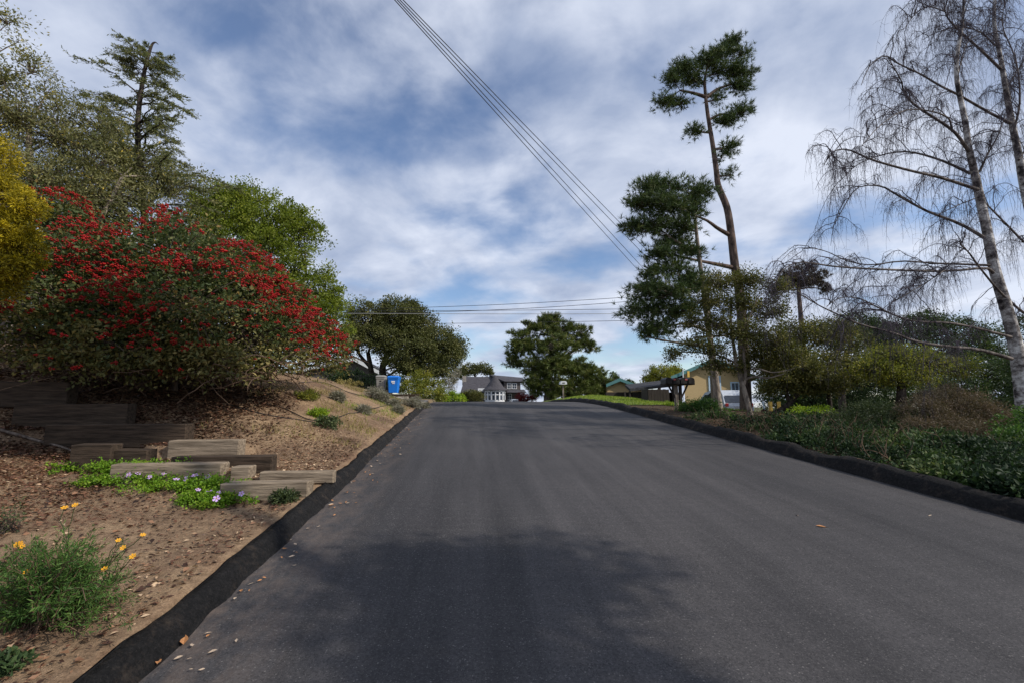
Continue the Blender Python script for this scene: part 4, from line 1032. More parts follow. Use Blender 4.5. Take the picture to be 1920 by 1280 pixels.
# ------------------------------------------------------------------ weeping birch
def birch():
    rng = np.random.default_rng(5)
    yb = 9.2
    base = P(1925, 800, yb); base[2] = gz(base[0], base[1])
    t = thing('weeping_birch', 'bare weeping birch with white trunks and hanging twigs at right', 'tree', base)
    def L(px, ys): return [P(a, c, d) for (a, c), d in zip(px, np.interp(np.linspace(0, 1, len(px)), np.linspace(0, 1, len(ys)), ys))]
    tA = limb([base] + L([(1912, 690), (1893, 600), (1866, 510), (1850, 430), (1834, 356), (1826, 319), (1817, 281), (1809, 225), (1794, 150), (1795, 100), (1805, 40), (1808, -40)], [yb, yb, 9.0, 8.9]), .14, .022, 40, flare=.25, power=.8)
    tB = limb([base + np.array([.75, .5, 0])] + L([(1968, 640), (1948, 480), (1920, 350), (1910, 292), (1896, 225), (1884, 157), (1875, 105), (1864, 45), (1866, -10), (1872, -80)], [yb + .6, yb + .5]), .125, .022, 36, flare=.25, power=.8)
    V, Q = limb_mesh([tA], 12); mesh_obj('trunk', V, Q, M['birch'], t, smooth=True)
    V, Q = limb_mesh([tB], 12); mesh_obj('trunk', V, Q, M['birch'], t, smooth=True)
    d0 = 9.0
    S = [  # (pixels, depths, start radius)
     ([(1834, 356), (1766, 334), (1702, 319), (1635, 300), (1590, 281), (1560, 286), (1545, 310)], [9, 8.4, 8.0], .055),
     ([(1845, 446), (1800, 420), (1740, 397), (1684, 367), (1650, 349), (1609, 352), (1586, 382), (1560, 430)], [9, 9.6, 10], .055),
     ([(1820, 326), (1762, 300), (1702, 285), (1650, 292), (1605, 311), (1575, 340)], [9, 9.7, 10.3], .045),
     ([(1817, 285), (1785, 244), (1717, 199), (1695, 172), (1689, 150), (1665, 109)], [9, 8.6, 8.1], .055),
     ([(1785, 244), (1777, 221), (1740, 208), (1695, 208), (1650, 236), (1616, 274)], [8.8, 8.2, 7.6], .03),
     ([(1896, 232), (1852, 210), (1800, 180), (1762, 161), (1725, 139), (1684, 120), (1657, 105), (1630, 125), (1615, 160)], [9.7, 9.2, 8.6], .05),
     ([(1877, 131), (1834, 90), (1789, 49), (1772, 22), (1770, -20)], [9.7, 9.3, 9], .05),
     ([(1772, 22), (1740, 13), (1717, 26), (1695, 55)], [9.1, 8.8], .022),
     ([(1866, 86), (1837, 60), (1800, 52), (1760, 60), (1730, 75)], [9.7, 10.2], .03),
     ([(1837, 322), (1852, 289), (1871, 255), (1885, 215)], [9, 8.7], .04),
     ([(1794, 150), (1805, 105), (1815, 80), (1840, 60)], [9, 9.4], .025),
     ([(1862, 512), (1846, 503), (1768, 509), (1643, 505), (1565, 500), (1502, 492), (1470, 505), (1452, 535)], [9, 8.7, 8.3], .05),
     ([(1856, 498), (1810, 496), (1752, 494), (1690, 490), (1634, 497), (1590, 490), (1545, 470), (1510, 465)], [9, 9.6, 10.2], .04),
     ([(1896, 632), (1846, 619), (1784, 606), (1721, 603), (1684, 594), (1643, 575), (1609, 559), (1574, 559), (1550, 575)], [9.1, 8.7, 8.2], .045),
     ([(1897, 672), (1840, 656), (1784, 650), (1721, 641), (1671, 623), (1615, 609), (1565, 587), (1534, 572), (1502, 553)], [9.1, 8.2, 7.6], .06),
     ([(1950, 600), (1920, 587), (1877, 550), (1840, 506), (1815, 472), (1802, 459), (1812, 440)], [9.6, 8.8, 8.5], .05),
     ([(1948, 470), (1920, 454), (1890, 424), (1856, 390), (1835, 372), (1790, 388), (1745, 410)], [9.8, 9.4, 9.2], .045),
     ([(1768, 509), (1752, 520), (1720, 540), (1672, 568)], [8.7, 8.6], .02),
     ([(1900, 250), (1912, 190), (1905, 115), (1880, 50), (1885, 0)], [9.7, 9.2], .04),
     ([(1884, 170), (1910, 130), (1940, 80)], [9.7, 10.2], .03),
     ([(1910, 300), (1950, 240), (1980, 180)], [9.7, 10], .04),
    ]
    limbs = [limb(L(px, ds), r * .72, .007, 18, power=.8) for px, ds, r in S]
    for l in limbs:
        V, Q = limb_mesh([l], 7); mesh_obj('limb', V, Q, M['birch_limb'], t, smooth=True)
    # side branches: leave the limbs, arch outward and droop
    subs = []
    def side(p, n, lmin, lmax, upk, rad):
        K = len(p)
        for _ in range(n):
            f = rng.uniform(.12, 1) * (K - 1.01); j = int(f); o = p[j] + (p[j + 1] - p[j]) * (f - j)
            td = nrm((p[j + 1] - p[j])[None])[0]
            d = nrm((td * rng.uniform(.2, 1.0) + rng.normal(size=3) * .75 + np.array([-.15, 0, .25]))[None])[0]
            ln = rng.uniform(lmin, lmax); s = np.linspace(0, 1, 9)[:, None]
            q = o + d * ln * s + np.array([0, 0, 1]) * (upk * ln * (s - 1.35 * s * s)) + np.array([0, 0, -.35 * ln]) * s ** 3
            q[1:] += np.cumsum(rng.normal(size=(8, 3)) * .022 * ln, 0)
            subs.append((q, np.linspace(rad, .0035, 9)))
    for (p, r), (px, ds, r0) in zip(limbs, S):
        side(p, 20, .3, 1.15, .45, .010)
    side(tA[0][14:], 26, .4, 1.2, .5, .012); side(tB[0][14:], 26, .4, 1.2, .5, .012)
    PP = np.array([q for q, r in subs]); RR = np.array([r for q, r in subs])
    V, Q = tubes(PP, RR, 4); mesh_obj('branchlets', V, Q, M['birch_twig'], t, kind='stuff')
    # hanging strands with tiny side twigs
    allp = [p for p, r in limbs] + [q for q, r in subs] + [q for q, r in subs]
    n = 5800; K = 8
    pk = rng.integers(0, len(allp), n)
    O = np.empty((n, 3)); D = np.empty((n, 3))
    for i, k in enumerate(pk):
        p = allp[k]; f = rng.uniform(.2, 1) ** .8 * (len(p) - 1.01); j = int(f); O[i] = p[j] + (p[j + 1] - p[j]) * (f - j); D[i] = p[j + 1] - p[j]
    D = nrm(nrm(D) * .6 + rng.normal(size=(n, 3)) * .6 + np.array([0, 0, .15]))
    ln = (.22 + .95 * rng.random(n) ** 1.5)[:, None, None]
    s = np.linspace(0, 1, K)[None, :, None]
    St = O[:, None] + D[:, None] * ln * .42 * (s - .45 * s * s) * 1.5 + np.array([0, 0, -1.0]) * ln * (.08 * s + .75 * s ** 2)
    St[:, 1:] += np.cumsum(rng.normal(size=(n, K - 1, 3)) * .014, 1)
    V1, Q1 = tubes(St, np.linspace(.0034, .0014, K)[None] * np.ones((n, 1)), 3)
    m = 18000; i = rng.integers(0, n, m); j = rng.integers(1, K - 1, m); o2 = St[i, j]
    d2 = nrm(rng.normal(size=(m, 3)) * .8 + np.array([0, 0, -.35])); l2 = (.05 + .16 * rng.random(m))[:, None]
    Q3 = np.stack([o2, o2 + d2 * l2 * .5 + rng.normal(size=(m, 3)) * .008, o2 + d2 * l2 - np.array([0, 0, .25]) * l2], 1)
    V2, Q2 = tubes(Q3, np.array([[.002, .0017, .0011]]) * np.ones((m, 1)), 3)
    V, Q = cat([(V1, Q1), (V2, Q2)])
    mesh_obj('hanging_twigs', V, Q, M['birch_twig'], t, kind='stuff')
birch()

# a tree beside the photographer, out of the picture: it throws the shade across the near road
def ell(x, y, z, rx, ry, rz): return (np.array([x, y, z]), np.array([rx, ry, rz]))
b = (9.0, -2.6, gz(9.0, -2.6))
tree('roadside_tree', 'broad leafy tree beside the road outside the right picture edge, shading near asphalt', 'tree', b,
     [limb([b, (8.9, -2.3, 3.5), (8.6, -1.2, 6.6)], .13, .07, 9, flare=.4)],
     [ell(8.3, -.3, 7.7, .9, .8, .6), ell(9.0, -.9, 8.0, 1.0, .9, .6), ell(8.4, -1.3, 7.4, .9, .8, .6), ell(7.9, -.7, 7.4, .7, .8, .5), ell(8.9, -.1, 7.3, .7, .7, .5)],
     121, 150, 42, (.10, .06), .34, M['f_oak'], M['bark_dark'], shell=.2, ragged=.6)
b = (9.2, -3.4, gz(9.2, -3.4))  # unseen pine, added and leaned to cast shade on the hollow by the steps
pine('added_shade_pine', 'tall leaning pine added unseen outside the right picture edge to shade the steps', b,
     [limb([b, (9.1, -2.8, 4), (8.9, -1.4, 8), (8.6, .5, 11.4), (8.3, 1.2, 14.8)], .2, .05, 20, flare=.3)],
     [ell(8.0, 1.3, 13.5, 1.2, .9, .5), ell(7.5, 1.1, 14.2, 1.2, .9, .5), ell(8.7, 1.2, 14.3, 1.2, .9, .5), ell(8.0, .9, 15.0, 1.4, .9, .5), ell(8.4, 1.5, 13.9, 1.0, .8, .5)],
     123, 620, 9, 15, .36, .22, .036, M['f_pine'], M['bark_pine'], shell=.1)

# ------------------------------------------------------------------ shrubs and planting
shrub('round_bush', 'dark green rounded bush behind ground cover, left of the brown bush', [lobe_px(1635, 785, 10.2, 60, 36), lobe_px(1595, 800, 10, 44, 28), lobe_px(1685, 795, 10, 44, 34)], 131, 480, 66, (.045, .014), .16, M['f_bush'], group='bushes right of the road', up=.8)
shrub('heath_bush', 'large brownish heath bush below the birch limbs', [lobe_px(1740, 785, 9.4, 52, 46), lobe_px(1790, 772, 9.6, 58, 50), lobe_px(1845, 790, 9.4, 50, 44), lobe_px(1720, 810, 9, 40, 28), lobe_px(1800, 812, 8.9, 74, 30), lobe_px(1765, 748, 9.8, 44, 28)], 133, 900, 76, (.045, .011), .16, M['f_heather'], group='bushes right of the road', up=.8)
shrub('lime_shrub', 'bright lime green shrub behind the dark leaning oak trunk', [lobe_px(1510, 780, 15, 34, 18), lobe_px(1540, 775, 15.5, 24, 16), lobe_px(1490, 792, 15, 20, 12)], 135, 150, 50, (.06, .035), .16, M['f_lime'], group='bushes right of the road')
shrub('mid_green_shrub', 'mid green shrub at far right behind ground cover edge', [lobe_px(1905, 830, 7.6, 40, 30), lobe_px(1940, 810, 8, 60, 50)], 137, 170, 60, (.05, .028), .14, M['f_tag'], group='bushes right of the road')
shrub('sapling_bush', 'low dark green bush left of the pale-trunked oak', [lobe_px(1295, 770, 15.2, 26, 20), lobe_px(1325, 768, 15, 30, 20), lobe_px(1300, 785, 14.6, 34, 12)], 139, 220, 50, (.06, .032), .17, M['f_tag'], group='bushes right of the road')
shrub('kerb_bush', 'low leafy bush at the pale-trunked oak foot by the kerb', [lobe_px(1350, 785, 13.4, 26, 14), lobe_px(1390, 795, 12.6, 24, 12)], 141, 150, 46, (.055, .03), .15, M['f_tag'], group='bushes right of the road')
shrub('small_lime_plant', 'small lime green plant at foot of mailbox post', [lobe_px(1256, 763, 17.5, 9, 12), lobe_px(1262, 770, 17.2, 9, 7)], 143, 50, 30, (.05, .025), .1, M['f_lime'], group='bushes right of the road')
shrub('tall_kerb_bush', 'dark leafy shrub between the oak foot and the round bush', [lobe_px(1470, 800, 12.2, 30, 16), lobe_px(1520, 800, 12, 34, 18), lobe_px(1440, 806, 12, 20, 10), lobe_px(1560, 790, 12.4, 26, 20)], 145, 230, 46, (.055, .03), .16, M['f_bush'], group='bushes right of the road')

# trailing evergreen ground cover along the right kerb
rng = np.random.default_rng(151)
n = 3600
x = 6.3 + 3.2 * rng.random(n) ** 1.2; y = rng.uniform(3.9, 13.2, n)
cov = 1.15 - (y - 4.5) * .125 + .9 * vnoise(x * 1.2, y * 1.2) - np.clip((6.6 - x) * 1.4, 0, .8)
k = rng.random(n) < cov; x, y = x[k], y[k]
h = (.07 + .20 * np.clip((x - 6.25) / .9, 0, 1)) * (1.0 + .9 * vnoise(x * 1.7 + 4, y * 1.7)) * np.clip(1.15 - (y - 6) * .05, .5, 1)
pts = np.stack([x, y, ground(x, y) + h * rng.random(len(x)) ** .5], 1)
C, A, Nn, L, W, T = foliage_cloud(rng, pts, rdir(rng, len(pts), 1.0), 26, .13, .6, .062, .036, .7)
T = np.clip(T + 1.1 * vnoise(C[:, 0] * 2.2, C[:, 1] * 2.2) - .1, 0, 1); L = L * (1 + .7 * vnoise(C[:, 0] * 1.5 + 5, C[:, 1] * 1.5)); W = L * .55
C[:, 2] = np.maximum(C[:, 2], ground(C[:, 0], C[:, 1]) + .01)
o = leaves('ground_cover', M['f_ivy'], None, C, A, Nn, L, W, T)
tag(o, 'glossy dark green leafy ground cover spreading along the right kerb', 'plants', kind='stuff')
n = 420
x = rng.uniform(6.3, 9.2, n); y = rng.uniform(6.5, 12.5, n); o1 = np.stack([x, y, ground(x, y)], 1)
e1 = o1 + np.stack([rng.normal(0, .22, n), rng.normal(0, .22, n), rng.uniform(.08, .55, n)], 1)
tp = twig_paths(rng, o1, e1, 5, 0, .1); V, Q = tubes(tp, np.linspace(.008, .003, 5)[None] * np.ones((n, 1)), 4)
tag(mesh_obj('dead_stems', V, Q, M['twig_dry']), 'bare dry brown stems poking through planting by right kerb', 'twigs', kind='stuff')
shrub('bright_sprig', 'bright green sprig standing out of the dark ground cover', [lobe_px(1690, 838, 8.6, 20, 10), lobe_px(1668, 832, 8.8, 12, 7)], 153, 60, 30, (.05, .03), .09, M['f_ger'], cat_='plant')

# left planting near the bins
shrub('hedge_shrub', 'green shrub with reddish tips behind the blue bin', [lobe_px(790, 712, 29, 26, 16), lobe_px(775, 725, 28, 24, 16), lobe_px(812, 725, 28.5, 22, 14), lobe_px(800, 738, 27.5, 28, 10), lobe_px(825, 742, 27, 14, 9)], 161, 260, 44, (.09, .05), .24, M['f_yg'], group='shrubs by the left driveway')
shrub('fence_hedge', 'long low green hedge behind the dark fence left of bins', [lobe_px(660, 708, 27, 30, 14), lobe_px(700, 715, 27, 24, 12), lobe_px(635, 700, 26, 26, 16), lobe_px(680, 722, 26, 30, 10), lobe_px(745, 718, 29, 20, 14)], 163, 260, 46, (.09, .05), .22, M['f_ivy'], group='shrubs by the left driveway')
shrub('gold_shrub', 'yellow green low shrub where the left driveway meets road', [lobe_px(848, 744, 30, 18, 10), lobe_px(832, 746, 29, 12, 8), lobe_px(864, 748, 31, 10, 7)], 165, 120, 40, (.08, .05), .17, M['f_lime'], group='shrubs by the left driveway')
shrub('dark_house_shrub', 'dark brown green shrub in front of grey house, left of white bay', [lobe_px(885, 740, 50, 18, 10), lobe_px(872, 745, 50, 12, 9), lobe_px(898, 745, 50, 10, 8)], 167, 130, 40, (.12, .07), .3, M['f_oak2'], group='shrubs by the far house')
shrub('red_shrub', 'dark red leaved shrub row right of the grey house', [lobe_px(985, 745, 46, 12, 6), lobe_px(1000, 744, 46, 9, 5), lobe_px(975, 742, 47, 6, 6)], 169, 80, 36, (.12, .07), .25, M['f_red'], group='shrubs by the far house')
shrub('blue_grey_shrub', 'hazy blue grey shrub under right side of dark live oak', [lobe_px(842, 715, 36, 12, 16), lobe_px(852, 700, 37, 10, 14)], 171, 90, 40, (.09, .05), .25, M['f_lav'], group='shrubs by the left driveway')
for i, (px, py, w, h, lab) in enumerate((
    (700, 736, 22, 13, 'grey lavender mound in front of the grey bin'), (716, 745, 13, 10, 'small grey lavender right below the grey bin'),
    (770, 752, 24, 12, 'wide grey lavender mound by the kerb end and driveway'), (792, 760, 12, 8, 'little grey lavender beside the kerb end'),
    (632, 744, 10, 8, 'round grey cushion plant alone on sandy bank'), (680, 768, 10, 6, 'small grey cushion plant along the lower hose'),
    (745, 768, 9, 6, 'tiny grey cushion plant nearest to the kerb'), (738, 756, 10, 7, 'grey tuft left of the wide lavender mound'))):
    g = G(px, py + h * .8); k = pxm(g[1])
    shrub('lavender', lab, [(g + np.array([0, 0, h * k * .7]), np.array([w * k, w * k * .8, h * k])), (g + np.array([w * k * .3, 0, h * k * .5]), np.array([w * k * .7, w * k * .6, h * k]))], 180 + i, 90, 46, (.07, .011), .10, M['f_lav'], cat_='plant', group='grey lavender mounds on the bank', shell=.1, ragged=.5, up=1.2, stems=6, base=g)
for i, (px, py, w, h, m, lab) in enumerate((
    (598, 776, 14, 8, M['f_lime'], 'yellow green seedling on the sandy bank by the hose'), (612, 794, 26, 10, M['f_bush'], 'flat dark green weed below the yellow seedling'),
    (575, 742, 20, 8, M['f_yg'], 'olive tuft near top of the sandy bank'), (650, 716, 26, 5, M['f_dry'], 'dry grassy tuft along top edge of sandy bank'), (532, 936, 16, 7, M['f_bush'], 'small dark weed at foot of lowest timber step'))):
    g = G(px, py + h * .5); k = pxm(g[1])
    shrub('weed', lab, [(g + np.array([0, 0, h * k * .5]), np.array([w * k, w * k, h * k]))], 200 + i, 50, 36, (.05, .02), .07, m, cat_='plant', group='weeds on the bank', base=g, stems=4)

# purple-flowered trailing plant
def flower_mesh(name, petals, r, w, mat, eye, cup=.25):
    V, Fc = [(0, 0, 0)], []
    for k in range(petals):
        a = 2 * math.pi * k / petals
        for (rr, aa, z) in ((r * .55, -w, cup * r * .5), (r * .95, -w * .75, cup * r), (r, 0, cup * r * .9), (r * .95, w * .75, cup * r), (r * .55, w, cup * r * .5)):
            V.append((rr * math.cos(a + aa), rr * math.sin(a + aa), z))
        s = 1 + k * 5; Fc += [(0, s, s + 1, s + 2), (0, s + 2, s + 3, s + 4)]
    me = bpy.data.meshes.new(name); s = len(V)
    V += [(r * .2 * math.cos(q), r * .2 * math.sin(q), r * .12) for q in np.arange(6) * math.pi / 3] + [(0, 0, r * .26)]
    fe = [(s + q, s + (q + 1) % 6, s + 6) for q in range(6)]
    me.from_pydata(V, [], Fc + fe); me.materials.append(mat); me.materials.append(eye)
    for p in me.polygons[len(Fc):]: p.material_index = 1
    return me
def add_flowers(parent, me, places, rng, name='flower', face=np.array([.25, -.7, .7])):
    loc = np.array(parent.location)
    for p in places:
        o = bpy.data.objects.new(name, me); COL.objects.link(o); o.parent = parent; o.location = np.array(p) - loc
        d = Vector(nrm((face + rng.normal(size=3) * .35)[None])[0]); o.rotation_euler = d.to_track_quat('Z', 'Y').to_euler(); s = rng.uniform(.85, 1.15); o.scale = (s, s, s)
rng = np.random.default_rng(211)
g0 = G(320, 915)
t = thing('trailing_plant', 'low green trailing plant with lilac flowers spilling beside the steps', 'plant', g0)
pp = []
for (a, c, r_) in ((150, 884, 16), (185, 888, 18), (215, 895, 18), (250, 905, 18), (285, 908, 20), (320, 912, 22), (350, 920, 22), (385, 925, 22), (415, 930, 20), (440, 938, 16), (370, 940, 16), (400, 945, 14)):
    g = G(a, c); k = pxm(g[1])
    q = g + rng.normal(size=(26, 3)) * np.array([r_ * k * .75, r_ * k * 1.1, 0]); q[:, 2] = ground(q[:, 0], q[:, 1]) + .02 + .09 * rng.random(26); pp.append(q)
pp = np.vstack(pp)
C, A, Nn, L, W, T = foliage_cloud(rng, pp, rdir(rng, len(pp), 1), 52, .075, .5, .027, .02, .8)
C[:, 2] = np.maximum(C[:, 2], ground(C[:, 0], C[:, 1]) + .006)
leaves('foliage', M['f_ger'], t, C, A, Nn, L, W, T, kind='stuff')
me = flower_mesh('flower', 5, .034, .5, M['fl_purple'], M['fl_eye'], .15)
fl = []
for (a, c) in ((241, 896), (256, 888), (258, 894), (306, 894), (348, 903), (365, 896), (389, 898), (371, 922), (392, 928), (409, 932), (437, 924), (452, 934), (405, 944), (330, 905), (280, 900)):
    g = G(a, c + 12); k = np.array(P(a, c, g[1] - .06)); k[2] = max(k[2], gz(k[0], k[1]) + .13); fl.append(k)
add_flowers(t, me, fl, rng)

# yellow-flowered feathery bush, near left
def tagetes():
    rng = np.random.default_rng(221)
    g = G(95, 1165)
    t = thing('feathery_bush', 'feathery green bush with small yellow daisies in the near left corner', 'shrub', g)
    tips = []
    for k in range(210):
        px = rng.normal(95, 75); px = min(max(px, -90), 245); edge = abs(px - 95) / 165
        py = rng.uniform(1010 + 60 * edge ** 2, 1170)
        tips.append(P(px, py, g[1] + rng.normal(0, .16)))
    for (a, c) in ((118, 985), (175, 990), (25, 1030), (235, 1015), (110, 1000), (170, 1005), (60, 1015), (140, 1020), (195, 1020), (225, 1035)): tips.append(P(a, c, g[1] + rng.normal(.05, .08)))
    tips = np.array(tips); tips[:, 2] = np.maximum(tips[:, 2], ground(tips[:, 0], tips[:, 1]) + .06)
    B = g + rng.normal(size=(len(tips), 3)) * np.array([.10, .08, 0]); B[:, 2] = ground(B[:, 0], B[:, 1])
    tp = twig_paths(rng, B, tips, 10, .05, .07)
    V, Q = tubes(tp, np.linspace(.0045, .0015, 10)[None] * np.ones((len(tp), 1)), 4); mesh_obj('stems', V, Q, M['twig_dry'], t, kind='stuff')
    n = 21000
    i = rng.integers(0, len(tp), n); f = rng.uniform(.38, 1, n) * 8.99; j = f.astype(int); o = tp[i, j] + (tp[i, j + 1] - tp[i, j]) * (f - j)[:, None]
    ax = nrm(tp[i, j + 1] - tp[i, j])
    d = nrm(ax * .8 + rng.normal(size=(n, 3)) * .7)
    o = o + d * (.03 * rng.random((n, 1)))
    tint = np.clip(rng.normal(.45, .2, n) + np.repeat(rng.normal(0, .12, len(tp)), 1)[i], 0, 1)
    leaves('foliage', M['f_tag'], t, o, d, rdir(rng, n, .6), .016 + .024 * rng.random(n), .0055, tint, kind='stuff')
    me = flower_mesh('flower', 6, .0165, .42, M['fl_yellow'], M['fl_eye'], .2)
    fl = [P(a, c, g[1] + dz) for a, c, dz in ((32, 1020, -.05), (42, 1024, -.02), (121, 951, .1), (141, 946, .1), (222, 1012, 0), (231, 1026, -.02), (249, 1042, -.05), (196, 1066, -.1), (50, 1071, -.12), (268, 1002, .05), (38, 1018, -.04))]
    add_flowers(t, me, fl, rng)
    # flower stalks
    A = np.array(fl); st = []
    for p in A:
        k = np.argmin(np.linalg.norm(tips - p, axis=1) + np.clip(tips[:, 2] - p[2], 0, None) * 3); st.append((tp[k, 6], p))
    st = np.array(st); sp = twig_paths(rng, st[:, 0], st[:, 1], 6, .03, .05); V, Q = tubes(sp, np.full((len(sp), 6), .002), 4); mesh_obj('stalks', V, Q, M['f_tag'], t, kind='stuff')
tagetes()
rng = np.random.default_rng(231)
g = G(8, 1000)
shrub('bare_sapling', 'thin bare dark sapling at left picture edge above feathery bush', [(g + np.array([0, 0, .12]), np.array([.12, .12, .14]))], 233, 40, 8, (.03, .01), .05, M['f_bush'], cat_='plant', base=g, stems=6, bmat=M['bark_dark'])
g = G(12, 1262)
shrub('small_seedling', 'small blue green seedling at the bottom left corner', [(g + np.array([0, 0, .03]), np.array([.08, .06, .04]))], 235, 40, 14, (.03, .014), .03, M['f_ivy'], cat_='plant', base=g, stems=3)

# fallen leaves on the asphalt
def leaf_mesh():
    V = [(-.5, 0, .02), (-.25, .2, .07), (.1, .24, .09), (.5, 0, .03), (.1, -.24, .1), (-.25, -.2, .06), (-.25, 0, .0), (.1, 0, .0), (-.72, .02, .05)]
    Fc = [(0, 6, 1), (6, 7, 2, 1), (7, 3, 2), (0, 5, 6), (5, 4, 7, 6), (4, 3, 7), (0, 1, 8)]
    me = bpy.data.meshes.new('fallen_leaf'); me.from_pydata(V, [], Fc); return me
lm = leaf_mesh(); lm.materials.append(M['leaf_dry'])
lm2 = leaf_mesh(); lm2.materials.append(M['chip'])
def fleaf(px, py, size, label, me=lm, grp=None):
    d = ray(px, py); 
    y = np.arange(1, 40, .01); z = 1.6 + d[2] / d[1] * y; k = np.argmax(z < road_z(y)); yy = y[k]; x = d[0] / d[1] * yy
    o = bpy.data.objects.new('fallen_leaf', me); COL.objects.link(o)
    o.location = (x, yy, float(road_z(yy)) + .012); o.scale = (size,) * 3; o.rotation_euler = (random.uniform(-.2, .2), random.uniform(-.2, .2), random.uniform(0, 6.28))
    tag(o, label, 'leaf', grp or 'fallen leaves on the road')
fleaf(1540, 989, .10, 'curled tan leaf lying alone on the right half of road')
fleaf(1495, 968, .05, 'tiny pale leaf just left above the curled tan leaf', lm2)
fleaf(345, 1206, .085, 'orange brown curled leaf in the bottom left gutter')
fleaf(296, 1244, .06, 'small orange leaf lowest in the left gutter')
fleaf(440, 1125, .04, 'pale chip of leaf on asphalt above the orange gutter leaf', lm2)
fleaf(486, 1048, .07, 'pale torn leaf against the near left kerb', lm2)
fleaf(1745, 968, .045, 'tiny pale leaf at far right of road', lm2)
for i in range(130):
    yy = random.uniform(2.3, 15); px_x = XL + .04 + abs(random.gauss(0, .16))
    o = bpy.data.objects.new('fallen_leaf', random.choice([lm, lm, lm2])); COL.objects.link(o)
    s = random.uniform(.02, .055); o.scale = (s,) * 3; o.location = (px_x, yy, float(road_z(yy)) + .012); o.rotation_euler = (random.uniform(-.3, .3), random.uniform(-.3, .3), random.uniform(0, 6.28))
    tag(o, 'tiny dry leaf among the debris in the left gutter', 'leaf', 'leaf debris in the left gutter')

# ------------------------------------------------------------------ bins, fence, small wall by the left driveway
def bin_(name, label, px, base_py, y, hpx, wpx, mat, mark):
    c = P(px, base_py, y); h = hpx * pxm(y); w = wpx * pxm(y)
    c[2] = min(c[2], gz(c[0], c[1]) + .3)
    t = thing(name, label, 'bin', c)
    def ring(z, wx, wy, ox=0): return [(c[0] + sx * wx / 2 * (1 - (.16 if k % 2 else 0)), c[1] + sy * wy / 2 * (1 - (0 if k % 2 else .16)) + ox, c[2] + z)
                                       for k, (sx, sy) in enumerate(((-1, -1), (-1, -1), (1, -1), (1, -1), (1, 1), (1, 1), (-1, 1), (-1, 1)))]
    def ring8(z, wx, wy):
        a = .14; x, q = wx / 2, wy / 2
        return [(c[0] + u, c[1] + v, c[2] + z) for u, v in ((-x + a * x, -q), (x - a * x, -q), (x, -q + a * q), (x, q - a * q), (x - a * x, q), (-x + a * x, q), (-x, q - a * q), (-x, -q + a * q))]
    V = ring8(.04, w * .76, w * .8) + ring8(h * .8, w * .94, w * 1.02) + ring8(h * .8, w * 1.0, w * 1.08) + ring8(h * .88, w * 1.0, w * 1.08)
    Fc = [list(range(7, -1, -1))] + [[r * 8 + k, r * 8 + (k + 1) % 8, (r + 1) * 8 + (k + 1) % 8, (r + 1) * 8 + k] for r in range(3) for k in range(8)] + [list(range(24, 32))]
    MB().add(V, Fc).build('body', mat, t)
    V = ring8(h * .885, w * 1.06, w * 1.16) + ring8(h * .93, w * 1.06, w * 1.16) + ring8(h * .985, w * .86, w * .9) + ring8(h, w * .6, w * .6)
    MB().add(V, Fc).build('lid', mat, t)
    MB().tube([(c[0] - w * .36, c[1] + w * .62, c[2] + h * .9), (c[0] + w * .36, c[1] + w * .62, c[2] + h * .9)], [.018, .018], 6).build('handle', mat, t)
    for s in (-1, 1):
        V, Q = tubes(np.array([[(c[0] + s * w * .36, c[1] + w * .34, c[2] + .1), (c[0] + s * w * .44, c[1] + w * .34, c[2] + .1)]]), np.full((1, 2), .1), 12)
        n = len(V); MB().add(V, [list(q) for q in Q] + [list(range(12))[::-1], list(range(12, 24))]).build('wheel', M['rubber'], t)
    if mark == 'white':   # pale printed emblem on the front
        MB().box((c[0], c[1] - w * .505, c[2] + h * .66), (w * .3, .01, h * .09), rx=-.09).box((c[0] + .02, c[1] - w * .49, c[2] + h * .56), (w * .22, .01, h * .04), rx=-.09).build('emblem', M['white'], t)
    else:                 # dark stencilled marks
        mb = MB()
        for k, z in enumerate((.68, .58, .47, .36)): mb.box((c[0] - w * (.06 if k % 2 else .0), c[1] - w * (.50 - .03 * k), c[2] + h * z), (w * .2, .01, h * .06), rx=-.09)
        mb.build('emblem', M['black_pl'], t)
bin_('wheelie_bin', 'grey wheeled bin standing left of the blue bin', 714, 738, 24.5, 34, 17, M['bin_grey'], 'dark')
bin_('wheelie_bin', 'bright blue wheeled recycling bin beside the left driveway', 738, 737, 24.3, 32, 21, M['blue'], 'white')
w = thing('retaining_wall', 'low dark timber retaining wall below the bins', 'wall', P(745, 748, 23.6))
a = P(720, 750, 23.6); c = P(786, 738, 23.6)
for k in range(2):
    MB().box(((a[0] + c[0]) / 2, 23.7, a[2] + .08 + k * .165), (c[0] - a[0], .16, .155), bev=.012, jit=.006).build('timber', M['timber_dark_shaded'], w)
a = P(745, 751, 23.2); c = P(766, 743, 23.2)
blk = MB().box(((a[0] + c[0]) / 2, 23.2, (a[2] + c[2]) / 2 - .03), (c[0] - a[0], .22, c[2] - a[2] + .08), bev=.02).build('concrete_block', M['concrete'])
tag(blk, 'pale concrete block in front of the dark low wall below bins', 'block')
yf = 25.5
fe = thing('iron_fence', 'dark thin iron picket fence on top of the bank left of bins', 'fence', (P(690, 725, yf)))
xa, xb = P(655, 720, yf)[0], P(716, 720, yf)[0]
zt = P(690, 702, yf)[2]
for k in range(15):
    x = xa + (xb - xa) * k / 14; z0 = gz(x, yf)
    MB().box((x, yf, (z0 + zt) / 2), (.022, .022, zt - z0)).build('picket', M['black_pl'], fe)
for z in (zt - .06, zt - .62):
    MB().box(((xa + xb) / 2, yf, z), (xb - xa + .05, .03, .03)).build('rail', M['black_pl'], fe)

